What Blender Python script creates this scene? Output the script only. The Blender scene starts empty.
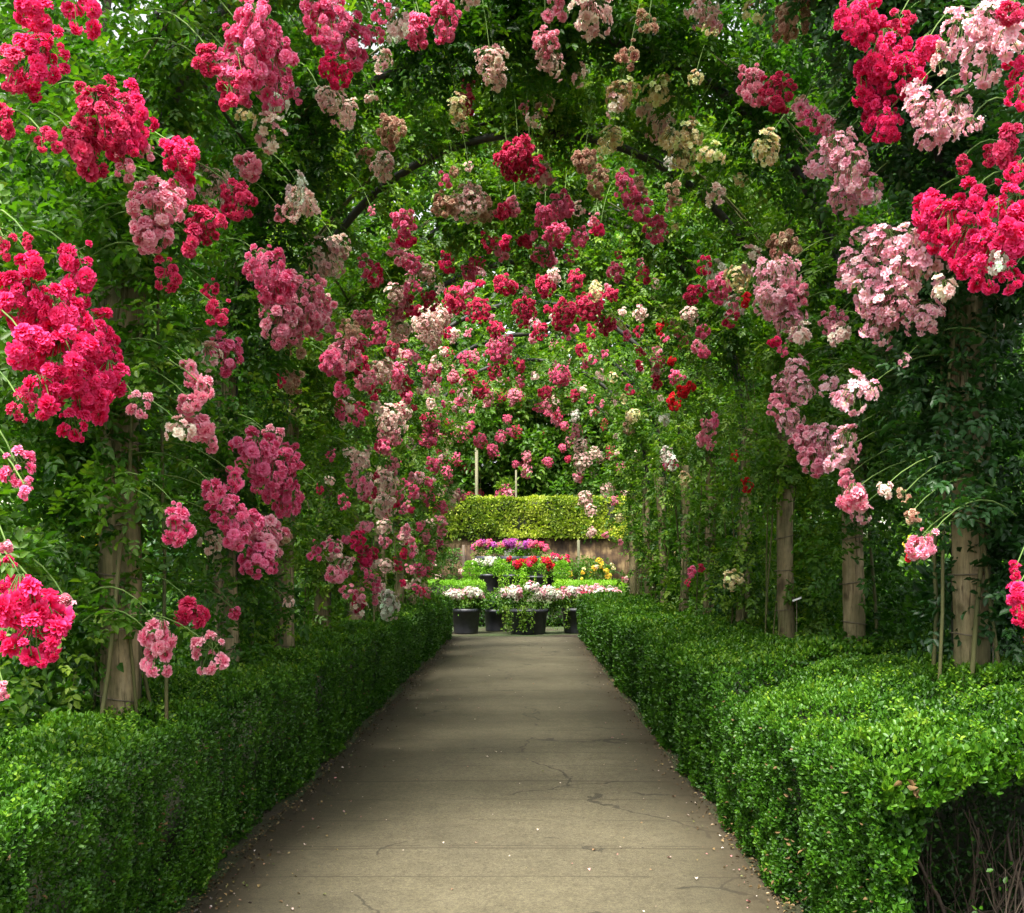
import bpy, math, random
import numpy as np
from mathutils import Vector

random.seed(7)
RNG = np.random.default_rng(11)
SC = bpy.context.scene
COL = SC.collection
F, CX, CY, EYE = 1100.0, 523.0, 564.0, 1.6      # focal length and vanishing point (px), eye height (m)
CXA, RA, SPRING = 0.12, 2.08, 3.15              # arch centre, radius, springing height


def unproj(px, py, Y):
    return np.array([(px - CX) * Y / F, Y, EYE - (py - CY) * Y / F])


# ------------------------------------------------------------------ camera
cam_d = bpy.data.cameras.new('camera')
cam = bpy.data.objects.new('camera', cam_d)
COL.objects.link(cam)
cam.location = (0, 0, EYE)
cam.rotation_euler = (math.radians(90), 0, 0)
cam_d.sensor_width = 36
cam_d.lens = 36 * F / 1024
cam_d.shift_x = -(CX - 512) / 1024
cam_d.shift_y = (CY - 456.5) / 1024
cam_d.clip_end = 600
SC.camera = cam

# ------------------------------------------------------------------ light
SUN_EL, SUN_AZ = 62, 200      # azimuth clockwise from +Y: high, a little behind the camera
w = bpy.data.worlds.new('World')
SC.world = w
w.use_nodes = True
nt = w.node_tree
bg = nt.nodes['Background']
sky = nt.nodes.new('ShaderNodeTexSky')
sky.sky_type = 'NISHITA'
sky.sun_disc = False
sky.sun_elevation = math.radians(SUN_EL)
sky.sun_rotation = math.radians(SUN_AZ)
sky.air_density = 1.0
sky.dust_density = 3.0
hs = nt.nodes.new('ShaderNodeHueSaturation')
hs.inputs['Saturation'].default_value = 0.12
nt.links.new(sky.outputs[0], hs.inputs['Color'])
nt.links.new(hs.outputs[0], bg.inputs['Color'])
bg.inputs['Strength'].default_value = 0.13
sd = bpy.data.lights.new('sun', 'SUN')
sd.energy = 3.7
sd.angle = math.radians(18)
sd.color = (1.0, 0.95, 0.86)
sun = bpy.data.objects.new('sun', sd)
COL.objects.link(sun)
_a, _e = math.radians(SUN_AZ), math.radians(SUN_EL)
dirv = Vector((math.sin(_a) * math.cos(_e), math.cos(_a) * math.cos(_e), math.sin(_e)))
sun.rotation_euler = dirv.to_track_quat('Z', 'Y').to_euler()
sun.location = dirv * 60

SC.view_settings.view_transform = 'Standard'
SC.view_settings.look = 'None'
SC.view_settings.exposure = 1.65
SC.view_settings.gamma = 1
SC.render.engine = 'CYCLES'
cy = SC.cycles
cy.max_bounces = 6
cy.diffuse_bounces = 4
cy.glossy_bounces = 2
cy.transmission_bounces = 3
cy.transparent_max_bounces = 4
cy.use_denoising = True
cy.use_adaptive_sampling = True
cy.adaptive_threshold = 0.02
cy.caustics_reflective = False
cy.caustics_refractive = False


# ------------------------------------------------------------------ materials
def new_mat(name):
    m = bpy.data.materials.new(name)
    m.use_nodes = True
    t = m.node_tree
    return m, t, t.nodes['Principled BSDF'], t.nodes['Material Output']


def attr(t, name):
    a = t.nodes.new('ShaderNodeAttribute')
    a.attribute_name = name
    return a


def ramp(t, stops, src=None):
    r = t.nodes.new('ShaderNodeValToRGB')
    el = r.color_ramp.elements
    while len(el) < len(stops):
        el.new(0.5)
    for e, (p, c) in zip(el, stops):
        e.position = p
        e.color = (*c, 1)
    if src is not None:
        t.links.new(src, r.inputs[0])
    return r


def mix(t, fac, a, b, mode='MIX'):
    n = t.nodes.new('ShaderNodeMix')
    n.data_type = 'RGBA'
    n.blend_type = mode
    for key, v in ((0, fac), (6, a), (7, b)):
        if hasattr(v, 'is_linked') or hasattr(v, 'links'):
            t.links.new(v, n.inputs[key])
        else:
            n.inputs[key].default_value = v if key == 0 else (*v, 1)
    return n.outputs[2]


def noise(t, scale, detail=3, coord='Object', stretch=None, rough=0.55):
    tc = t.nodes.new('ShaderNodeTexCoord')
    n = t.nodes.new('ShaderNodeTexNoise')
    n.inputs['Scale'].default_value = scale
    n.inputs['Detail'].default_value = detail
    n.inputs['Roughness'].default_value = rough
    src = tc.outputs[coord]
    if stretch:
        mp = t.nodes.new('ShaderNodeMapping')
        mp.inputs['Scale'].default_value = stretch
        t.links.new(src, mp.inputs[0])
        src = mp.outputs[0]
    t.links.new(src, n.inputs['Vector'])
    return n


def leaf_mat(name, stops, rough=0.46, trans=0.42, spec=0.4, tcol=None):
    """leaf: per-leaf hue from the attribute rnd, a glossy face and light passing through"""
    m, t, p, out = new_mat(name)
    a = attr(t, 'rnd')
    r = ramp(t, stops, a.outputs['Fac'])
    t.links.new(r.outputs[0], p.inputs['Base Color'])
    p.inputs['Roughness'].default_value = rough
    p.inputs['Specular IOR Level'].default_value = spec
    tr = t.nodes.new('ShaderNodeBsdfTranslucent')
    tint = mix(t, 1.0, r.outputs[0], tcol or (1.3, 1.55, 0.4), 'MULTIPLY')
    t.links.new(tint, tr.inputs['Color'])
    ms = t.nodes.new('ShaderNodeMixShader')
    ms.inputs[0].default_value = trans
    t.links.new(p.outputs[0], ms.inputs[1])
    t.links.new(tr.outputs[0], ms.inputs[2])
    t.links.new(ms.outputs[0], out.inputs['Surface'])
    return m


def petal_mat(name, base, tip, dark, trans=0.38):
    m, t, p, out = new_mat(name)
    a = attr(t, 'tip')
    b = attr(t, 'rnd')
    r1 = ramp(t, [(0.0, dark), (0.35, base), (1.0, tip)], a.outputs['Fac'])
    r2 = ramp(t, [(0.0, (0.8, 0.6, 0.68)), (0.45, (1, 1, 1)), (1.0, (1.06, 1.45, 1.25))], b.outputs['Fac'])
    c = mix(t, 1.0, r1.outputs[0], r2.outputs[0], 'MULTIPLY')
    t.links.new(c, p.inputs['Base Color'])
    p.inputs['Roughness'].default_value = 0.65
    p.inputs['Specular IOR Level'].default_value = 0.2
    tr = t.nodes.new('ShaderNodeBsdfTranslucent')
    t.links.new(c, tr.inputs['Color'])
    ms = t.nodes.new('ShaderNodeMixShader')
    ms.inputs[0].default_value = trans
    t.links.new(p.outputs[0], ms.inputs[1])
    t.links.new(tr.outputs[0], ms.inputs[2])
    t.links.new(ms.outputs[0], out.inputs['Surface'])
    return m


PET = {
    'C': petal_mat('crimson_petal', (0.84, 0.006, 0.11), (0.93, 0.07, 0.27), (0.62, 0.003, 0.05)),
    'R': petal_mat('dark_red_petal', (0.68, 0.015, 0.10), (0.82, 0.09, 0.22), (0.42, 0.004, 0.035)),
    'S': petal_mat('scarlet_petal', (0.72, 0.008, 0.03), (0.8, 0.03, 0.05), (0.5, 0.004, 0.01)),
    'H': petal_mat('hot_pink_petal', (0.93, 0.10, 0.31), (0.96, 0.30, 0.5), (0.82, 0.035, 0.18)),
    'P': petal_mat('mid_pink_petal', (0.93, 0.25, 0.41), (0.96, 0.5, 0.6), (0.86, 0.12, 0.26)),
    'L': petal_mat('pale_pink_petal', (0.94, 0.40, 0.53), (0.96, 0.64, 0.72), (0.95, 0.78, 0.58)),
    'F': petal_mat('faded_pink_petal', (0.93, 0.58, 0.56), (0.95, 0.78, 0.7), (0.88, 0.46, 0.46)),
    'W': petal_mat('white_petal', (0.82, 0.72, 0.66), (0.85, 0.8, 0.74), (0.8, 0.62, 0.5)),
    'Y': petal_mat('cream_petal', (0.9, 0.72, 0.38), (0.93, 0.83, 0.58), (0.84, 0.55, 0.24)),
    'B': petal_mat('withered_petal', (0.6, 0.28, 0.22), (0.78, 0.54, 0.4), (0.42, 0.13, 0.11)),
    'G': petal_mat('yellow_petal', (0.85, 0.6, 0.03), (0.9, 0.72, 0.12), (0.8, 0.45, 0.02)),
    'U': petal_mat('purple_petal', (0.6, 0.06, 0.5), (0.75, 0.2, 0.65), (0.4, 0.03, 0.35)),
}
GREEN = [(0.0, (0.014, 0.055, 0.005)), (0.4, (0.040, 0.122, 0.009)), (0.75, (0.085, 0.185, 0.012)), (1.0, (0.18, 0.27, 0.03))]
LIGHTGREEN = [(0.0, (0.03, 0.09, 0.008)), (0.5, (0.07, 0.17, 0.014)), (1.0, (0.17, 0.26, 0.03))]
DARKGREEN = [(0.0, (0.008, 0.035, 0.006)), (0.5, (0.018, 0.07, 0.012)), (1.0, (0.04, 0.11, 0.02))]
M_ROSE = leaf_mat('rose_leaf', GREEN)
M_ROSE_L = leaf_mat('backlit_rose_leaf', [(0.0, (0.02, 0.07, 0.005)), (0.35, (0.05, 0.135, 0.009)), (0.65, (0.10, 0.2, 0.012)), (1.0, (0.22, 0.32, 0.03))], trans=0.4)  # rose leaf lightened and yellowed to paint the backlit canopy
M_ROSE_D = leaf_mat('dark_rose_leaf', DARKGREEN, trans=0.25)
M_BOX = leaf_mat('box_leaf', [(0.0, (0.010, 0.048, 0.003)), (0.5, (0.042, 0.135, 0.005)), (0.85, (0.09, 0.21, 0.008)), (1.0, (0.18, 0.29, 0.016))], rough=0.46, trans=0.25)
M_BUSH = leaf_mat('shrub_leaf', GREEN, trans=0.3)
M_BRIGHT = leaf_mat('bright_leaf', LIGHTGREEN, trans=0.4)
M_TREE = leaf_mat('tree_leaf', [(0.0, (0.022, 0.075, 0.008)), (0.5, (0.05, 0.135, 0.014)), (1.0, (0.12, 0.21, 0.03))], trans=0.4)
M_CLIP = leaf_mat('clipped_leaf', [(0.0, (0.08, 0.22, 0.008)), (0.6, (0.17, 0.38, 0.014)), (1.0, (0.28, 0.46, 0.03))], trans=0.3)
M_GOLD = leaf_mat('golden_hedge_leaf', [(0.0, (0.08, 0.15, 0.012)), (0.3, (0.25, 0.33, 0.03)), (0.7, (0.5, 0.54, 0.07)), (0.9, (0.62, 0.6, 0.12)), (1.0, (0.46, 0.27, 0.08))], trans=0.35)


def simple_mat(name, stops, scale=8, stretch=None, rough=0.8, bump=0.3, detail=5, metallic=0.0):
    m, t, p, out = new_mat(name)
    n = noise(t, scale, detail, stretch=stretch)
    r = ramp(t, stops, n.outputs['Fac'])
    t.links.new(r.outputs[0], p.inputs['Base Color'])
    p.inputs['Roughness'].default_value = rough
    p.inputs['Metallic'].default_value = metallic
    if bump:
        b = t.nodes.new('ShaderNodeBump')
        b.inputs['Strength'].default_value = bump
        b.inputs['Distance'].default_value = 0.02
        t.links.new(n.outputs['Fac'], b.inputs['Height'])
        t.links.new(b.outputs[0], p.inputs['Normal'])
    return m


M_LOG = None


def log_material():
    m, t, p, out = new_mat('weathered_log')
    n1 = noise(t, 14, 6, stretch=(1, 1, 0.06))
    n2 = noise(t, 3.0, 4)
    n3 = noise(t, 75, 4, stretch=(1, 1, 0.035), rough=.7)
    n4 = noise(t, 22, 6, stretch=(1, 1, 0.35), rough=.7)
    kn = noise(t, 5, 2, stretch=(1, 1, .8))
    r1 = ramp(t, [(0.3, (0.10, 0.074, 0.038)), (0.5, (0.27, 0.205, 0.11)), (0.72, (0.46, 0.37, 0.22))], n1.outputs['Fac'])
    crack = ramp(t, [(0.36, (0.25, 0.22, 0.2)), (0.44, (1, 1, 1))], n3.outputs['Fac'])
    c = mix(t, 1.0, r1.outputs[0], crack.outputs[0], 'MULTIPLY')
    r4 = ramp(t, [(0.32, (0.45, 0.43, 0.4)), (0.5, (1, 1, 1)), (0.7, (1.3, 1.28, 1.2))], n4.outputs['Fac'])
    c = mix(t, 1.0, c, r4.outputs[0], 'MULTIPLY')
    rk = ramp(t, [(0.66, (1, 1, 1)), (0.72, (0.3, 0.25, 0.2))], kn.outputs['Fac'])
    c = mix(t, 1.0, c, rk.outputs[0], 'MULTIPLY')
    moss = ramp(t, [(0.42, (0, 0, 0)), (0.62, (0.65, 0.65, 0.65))], n2.outputs['Fac'])
    c = mix(t, moss.outputs[0], c, (0.07, 0.085, 0.022))
    t.links.new(c, p.inputs['Base Color'])
    p.inputs['Roughness'].default_value = 0.85
    b = t.nodes.new('ShaderNodeBump')
    b.inputs['Strength'].default_value = 0.6
    b.inputs['Distance'].default_value = 0.012
    t.links.new(n3.outputs['Fac'], b.inputs['Height'])
    t.links.new(b.outputs[0], p.inputs['Normal'])
    return m


M_LOG = log_material()
M_BARK = simple_mat('tree_bark', [(0.3, (0.05, 0.035, 0.022)), (0.7, (0.15, 0.11, 0.075))], 6, (1, 1, 0.2))
M_CANE = simple_mat('rose_cane', [(0.3, (0.04, 0.05, 0.014)), (0.55, (0.10, 0.10, 0.03)), (0.75, (0.11, 0.075, 0.035))], 3, bump=0)
M_STALK = simple_mat('green_stalk', [(0.3, (0.06, 0.13, 0.02)), (0.7, (0.13, 0.2, 0.04))], 6, bump=0)
M_TWIG = simple_mat('bare_twig', [(0.3, (0.02, 0.014, 0.009)), (0.7, (0.075, 0.05, 0.032))], 20, bump=0)
M_CORE = simple_mat('hedge_inside', [(0.35, (0.008, 0.014, 0.004)), (0.7, (0.025, 0.028, 0.010))], 25, bump=0)  # solid twig core, near-black to stand in for shade inside the hedges
M_STEEL = simple_mat('dark_steel', [(0.35, (0.014, 0.015, 0.012)), (0.7, (0.045, 0.043, 0.034))], 18, rough=0.55, bump=0.1)
M_WIRE = simple_mat('rusty_wire', [(0.35, (0.07, 0.055, 0.035)), (0.7, (0.17, 0.14, 0.09))], 30, rough=0.6, bump=0)
M_POT = simple_mat('black_pot', [(0.3, (0.016, 0.017, 0.024)), (0.7, (0.04, 0.042, 0.055))], 9, rough=0.5, bump=0.05)
M_SOIL = simple_mat('potting_soil', [(0.3, (0.02, 0.014, 0.01)), (0.7, (0.05, 0.035, 0.022))], 40)
M_TAG = simple_mat('white_tag', [(0.3, (0.7, 0.7, 0.68)), (0.7, (0.82, 0.82, 0.8))], 10, rough=0.4, bump=0)
M_POLE = simple_mat('pale_wood', [(0.3, (0.08, 0.08, 0.04)), (0.7, (0.18, 0.17, 0.10))], 9, (1, 1, 0.1))
M_PAPER = simple_mat('dry_leaf', [(0.3, (0.07, 0.045, 0.014)), (0.7, (0.18, 0.105, 0.035))], 30, bump=0)


def wall_material():
    m, t, p, out = new_mat('stained_wall')
    n1 = noise(t, 1.4, 6)
    n2 = noise(t, 6, 5, stretch=(1, 1, 0.25))
    r1 = ramp(t, [(0.4, (0.05, 0.028, 0.013)), (0.5, (0.12, 0.072, 0.033)), (0.62, (0.30, 0.21, 0.10))], n1.outputs['Fac'])
    r2 = ramp(t, [(0.35, (0.3, 0.26, 0.22)), (0.6, (1, 1, 1))], n2.outputs['Fac'])
    c = mix(t, 1.0, r1.outputs[0], r2.outputs[0], 'MULTIPLY')
    t.links.new(c, p.inputs['Base Color'])
    p.inputs['Roughness'].default_value = 0.9
    return m


def path_material():
    m, t, p, out = new_mat('worn_concrete')
    tc = t.nodes.new('ShaderNodeTexCoord')
    big = noise(t, 0.9, 5)
    mid = noise(t, 7, 6)
    fine = noise(t, 130, 4, rough=.75)
    grit = noise(t, 38, 5, rough=.8)
    c = ramp(t, [(0.3, (0.076, 0.066, 0.040)), (0.55, (0.098, 0.085, 0.051)), (0.75, (0.122, 0.107, 0.067))], big.outputs['Fac']).outputs[0]
    r = ramp(t, [(0.3, (0.86, 0.85, 0.82)), (0.65, (1.05, 1.05, 1.05))], mid.outputs['Fac'])
    rg = ramp(t, [(0.3, (0.5, 0.48, 0.45)), (0.47, (1, 1, 1)), (0.72, (1.4, 1.4, 1.35))], grit.outputs['Fac'])
    c = mix(t, 1.0, c, rg.outputs[0], 'MULTIPLY')
    c = mix(t, 1.0, c, r.outputs[0], 'MULTIPLY')
    r = ramp(t, [(0.3, (0.45, 0.43, 0.4)), (0.5, (1, 1, 1)), (0.7, (1.6, 1.6, 1.55))], fine.outputs['Fac'])
    c = mix(t, 1.0, c, r.outputs[0], 'MULTIPLY')
    # worn cross joints and courses
    sx = t.nodes.new('ShaderNodeSeparateXYZ')
    t.links.new(tc.outputs['Object'], sx.inputs[0])
    wob = noise(t, 1.3, 3)

    def math_(op, a, b=None):
        n = t.nodes.new('ShaderNodeMath')
        n.operation = op
        for i, v in enumerate((a, b)):
            if v is None:
                continue
            if isinstance(v, (int, float)):
                n.inputs[i].default_value = v
            else:
                t.links.new(v, n.inputs[i])
        return n.outputs[0]
    yy = math_('ADD', sx.outputs['Y'], math_('MULTIPLY', wob.outputs['Fac'], 0.06))
    for per, off, wd, dk, gate in ((0.61, 0.2, 0.008, 0.5, 0.44), (1.9, 0.5, 0.016, .8, 0.25)):
        fr = math_('FRACT', math_('DIVIDE', math_('ADD', yy, off), per))
        d = math_('MULTIPLY', math_('ABSOLUTE', math_('SUBTRACT', fr, 0.5)), per)
        line = math_('LESS_THAN', d, wd)
        g = noise(t, 1.1 + per, 2, stretch=(0.7, 1, 1))
        gg = math_('GREATER_THAN', g.outputs['Fac'], gate)
        c = mix(t, math_('MULTIPLY', math_('MULTIPLY', line, gg), 0.6), c, (0.2 * dk * 0.3, 0.16 * dk * 0.3, 0.09 * dk * 0.3))
    # wandering cracks
    dn = noise(t, 2.3, 5)
    mp = t.nodes.new('ShaderNodeVectorMath')
    mp.operation = 'SCALE'
    mp.inputs['Scale'].default_value = 0.55
    t.links.new(dn.outputs['Color'], mp.inputs[0])
    ad = t.nodes.new('ShaderNodeVectorMath')
    t.links.new(tc.outputs['Object'], ad.inputs[0])
    t.links.new(mp.outputs[0], ad.inputs[1])
    vo = t.nodes.new('ShaderNodeTexVoronoi')
    vo.feature = 'DISTANCE_TO_EDGE'
    vo.inputs['Scale'].default_value = 0.62
    t.links.new(ad.outputs[0], vo.inputs['Vector'])
    g2 = noise(t, 0.8, 2)
    gate = math_('GREATER_THAN', g2.outputs['Fac'], 0.5)
    cr = math_('MULTIPLY', math_('LESS_THAN', vo.outputs['Distance'], 0.0075), gate)
    c = mix(t, math_('MULTIPLY', cr, 0.8), c, (0.03, 0.025, 0.015))
    # brown leaf stain along the edges (dirt washed off the beds)
    ex = math_('ABSOLUTE', math_('ADD', sx.outputs['X'], 0.165))
    en = math_('ADD', ex, math_('MULTIPLY', math_('SUBTRACT', mid.outputs['Fac'], 0.5), 0.5))
    er = ramp(t, [(0.0, (0, 0, 0)), (1.0, (0.75, 0.75, 0.75))], math_('MULTIPLY', math_('SUBTRACT', en, 1.05), 3.2))
    c = mix(t, er.outputs[0], c, (0.075, 0.055, 0.028))
    t.links.new(c, p.inputs['Base Color'])
    p.inputs['Roughness'].default_value = 0.75
    b = t.nodes.new('ShaderNodeBump')
    b.inputs['Strength'].default_value = 0.35
    b.inputs['Distance'].default_value = 0.006
    t.links.new(fine.outputs['Fac'], b.inputs['Height'])
    t.links.new(b.outputs[0], p.inputs['Normal'])
    return m


def ground_material():
    m, t, p, out = new_mat('garden_ground')
    n1 = noise(t, 0.5, 5)
    n2 = noise(t, 30, 5)
    r1 = ramp(t, [(0.4, (0.05, 0.036, 0.02)), (0.6, (0.045, 0.07, 0.018))], n1.outputs['Fac'])
    r2 = ramp(t, [(0.3, (0.5, 0.5, 0.5)), (0.7, (1.3, 1.3, 1.3))], n2.outputs['Fac'])
    c = mix(t, 1.0, r1.outputs[0], r2.outputs[0], 'MULTIPLY')
    t.links.new(c, p.inputs['Base Color'])
    p.inputs['Roughness'].default_value = 0.95
    b = t.nodes.new('ShaderNodeBump')
    b.inputs['Strength'].default_value = 0.8
    b.inputs['Distance'].default_value = 0.03
    t.links.new(n2.outputs['Fac'], b.inputs['Height'])
    t.links.new(b.outputs[0], p.inputs['Normal'])
    return m


# ------------------------------------------------------------------ object helpers
def link(name, me, parent=None):
    o = bpy.data.objects.new(name, me)
    COL.objects.link(o)
    if parent is not None:
        o.parent = parent
    return o


def tag(o, label=None, cat=None, group=None, kind=None):
    for k, v in (('label', label), ('category', cat), ('group', group), ('kind', kind)):
        if v:
            o[k] = v
    return o


def thing(name, label, cat, loc=(0, 0, 0), group=None):
    o = bpy.data.objects.new(name, None)
    COL.objects.link(o)
    o.location = loc
    o.empty_display_size = 0.2
    return tag(o, label, cat, group)


def np_mesh(name, V, Q, mats, attrs=None, slots=None, smooth=False):
    """V (n,3) points, Q (m,4) quads"""
    me = bpy.data.meshes.new(name)
    V = np.ascontiguousarray(V, np.float32)
    Q = np.ascontiguousarray(Q, np.int32)
    me.vertices.add(len(V))
    me.vertices.foreach_set('co', V.ravel())
    me.loops.add(Q.size)
    me.loops.foreach_set('vertex_index', Q.ravel())
    me.polygons.add(len(Q))
    me.polygons.foreach_set('loop_start', np.arange(0, Q.size, Q.shape[1], dtype=np.int32))
    for mt in mats:
        me.materials.append(mt)
    if slots is not None:
        me.polygons.foreach_set('material_index', np.ascontiguousarray(slots, np.int32))
    if smooth:
        me.polygons.foreach_set('use_smooth', np.ones(len(Q), bool))
    for k, v in (attrs or {}).items():
        a = me.attributes.new(k, 'FLOAT', 'POINT')
        a.data.foreach_set('value', np.ascontiguousarray(v, np.float32))
    me.update(calc_edges=True)
    return me


class Geo:
    """collects quads"""
    def __init__(self):
        self.V, self.Q, self.n = [], [], 0

    def add(self, V, Q):
        V = np.asarray(V, float)
        self.V.append(V)
        self.Q.append(np.asarray(Q, int) + self.n)
        self.n += len(V)

    def tube(self, pts, rad, sides=7, cap=True):
        pts = np.asarray(pts, float)
        n = len(pts)
        rad = np.broadcast_to(np.asarray(rad, float), (n,))
        T = np.gradient(pts, axis=0)
        T /= np.linalg.norm(T, axis=1)[:, None] + 1e-9
        ref = np.array([0.0, 0, 1]) if abs(T[0][2]) < 0.8 else np.array([1.0, 0, 0])
        rings = []
        for i in range(n):
            u = np.cross(T[i], ref)
            u /= np.linalg.norm(u) + 1e-9
            v = np.cross(T[i], u)
            ref = np.cross(u, T[i])
            a = np.arange(sides) * 2 * math.pi / sides
            rings.append(pts[i] + rad[i] * (np.cos(a)[:, None] * u + np.sin(a)[:, None] * v))
        V = np.concatenate(rings)
        Q = []
        for i in range(n - 1):
            for j in range(sides):
                k = (j + 1) % sides
                Q.append((i * sides + j, i * sides + k, (i + 1) * sides + k, (i + 1) * sides + j))
        if cap:
            V = np.concatenate([V, [pts[0]], [pts[-1]]])
            c0, c1 = n * sides, n * sides + 1
            for j in range(0, sides - 1, 2):
                k, l = j + 1, (j + 2) % sides
                Q.append((c0, l, k, j))
                o = (n - 1) * sides
                Q.append((c1, o + j, o + k, o + l))
        self.add(V, Q)

    def box(self, lo, hi):
        x0, y0, z0 = lo
        x1, y1, z1 = hi
        V = [(x0, y0, z0), (x1, y0, z0), (x1, y1, z0), (x0, y1, z0), (x0, y0, z1), (x1, y0, z1), (x1, y1, z1), (x0, y1, z1)]
        self.add(V, [(0, 3, 2, 1), (4, 5, 6, 7), (0, 1, 5, 4), (1, 2, 6, 5), (2, 3, 7, 6), (3, 0, 4, 7)])

    def lathe(self, prof, sides=24):
        a = np.arange(sides) * 2 * math.pi / sides
        V = np.concatenate([np.stack([r * np.cos(a), r * np.sin(a), np.full(sides, z)], 1) for r, z in prof])
        Q = []
        for i in range(len(prof) - 1):
            for j in range(sides):
                k = (j + 1) % sides
                Q.append((i * sides + j, i * sides + k, (i + 1) * sides + k, (i + 1) * sides + j))
        self.add(V, Q)

    def build(self, name, mat, parent=None, smooth=True):
        me = np_mesh(name, np.concatenate(self.V), np.concatenate(self.Q), [mat], smooth=smooth)
        return link(name, me, parent)


def vnoise(P, seed=0):
    """smooth lattice noise 0..1 for (n,3) points"""
    P = np.asarray(P, float)
    I = np.floor(P).astype(np.int64)
    f = P - I
    f = f * f * (3 - 2 * f)

    def h(i, j, k):
        x = (i * 374761393 + j * 668265263 + k * 2147483647 + seed * 1274126177) & 0xFFFFFFFF
        x = ((x ^ (x >> 13)) * 1274126177) & 0xFFFFFFFF
        x = ((x ^ (x >> 16)) * 2246822519) & 0xFFFFFFFF
        return ((x ^ (x >> 15)) & 0xFFFF) / 65535.0
    r = 0
    for a in (0, 1):
        for b in (0, 1):
            for c in (0, 1):
                wgt = (f[:, 0] if a else 1 - f[:, 0]) * (f[:, 1] if b else 1 - f[:, 1]) * (f[:, 2] if c else 1 - f[:, 2])
                r = r + wgt * h(I[:, 0] + a, I[:, 1] + b, I[:, 2] + c)
    return r


def unit(V):
    return V / (np.linalg.norm(V, axis=1)[:, None] + 1e-9)


def leaf_geo(P, D, N, L, W, rnd, fold=0.25, droop=0.2):
    """every leaf is a folded blade: six points, two quads"""
    n = len(P)
    D = unit(D)
    S = unit(np.cross(D, N))
    N = np.cross(S, D)
    L = np.broadcast_to(L, (n,))[:, None]
    W = np.broadcast_to(W, (n,))[:, None]
    up = N * W * fold
    pts = np.stack([
        P,
        P + D * L * 0.35 + S * W * 0.5 + up,
        P + D * L * 0.72 + S * W * 0.38 + up - N * L * droop * 0.4,
        P + D * L - N * L * droop,
        P + D * L * 0.72 - S * W * 0.38 + up - N * L * droop * 0.4,
        P + D * L * 0.35 - S * W * 0.5 + up], 1)
    b = (np.arange(n) * 6)[:, None]
    Q = np.concatenate([b + np.array([0, 1, 2, 3]), b + np.array([0, 3, 4, 5])], 1).reshape(-1, 4)
    return pts.reshape(-1, 3), Q, np.repeat(rnd, 6)


class Leaves:
    def __init__(self):
        self.V, self.Q, self.R, self.n = [], [], [], 0

    def add(self, P, D, N, L, W, rnd, **kw):
        if len(P) == 0:
            return
        V, Q, R = leaf_geo(P, D, N, L, W, rnd, **kw)
        self.V.append(V)
        self.Q.append(Q + self.n)
        self.R.append(R)
        self.n += len(V)

    def sprays(self, P, D, N, L, rnd, rach=2.0):
        """compound leaves: a terminal leaflet and two pairs on a short stalk"""
        D = unit(D)
        S = unit(np.cross(D, N))
        N = np.cross(S, D)
        n = len(P)
        L = np.broadcast_to(L, (n,))
        for f, ang, sc in ((0.35, 1.05, 0.8), (0.35, -1.05, 0.8), (0.75, 0.9, 0.95), (0.75, -0.9, 0.95), (1.0, 0.0, 1.1)):
            p = P + D * (L * rach * f)[:, None]
            a = ang + RNG.normal(0, 0.15, n)
            d = D * np.cos(a)[:, None] + S * np.sin(a)[:, None] + RNG.normal(0, 0.12, (n, 3))
            nn = N + RNG.normal(0, 0.22, (n, 3))
            ll = L * sc * RNG.uniform(0.8, 1.2, n)
            self.add(p, d, nn, ll, ll * 0.62, np.clip(rnd + RNG.normal(0, 0.05, n), 0, 1))

    def build(self, name, mat, parent=None):
        me = np_mesh(name, np.concatenate(self.V), np.concatenate(self.Q), [mat], {'rnd': np.concatenate(self.R)})
        return link(name, me, parent)


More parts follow.
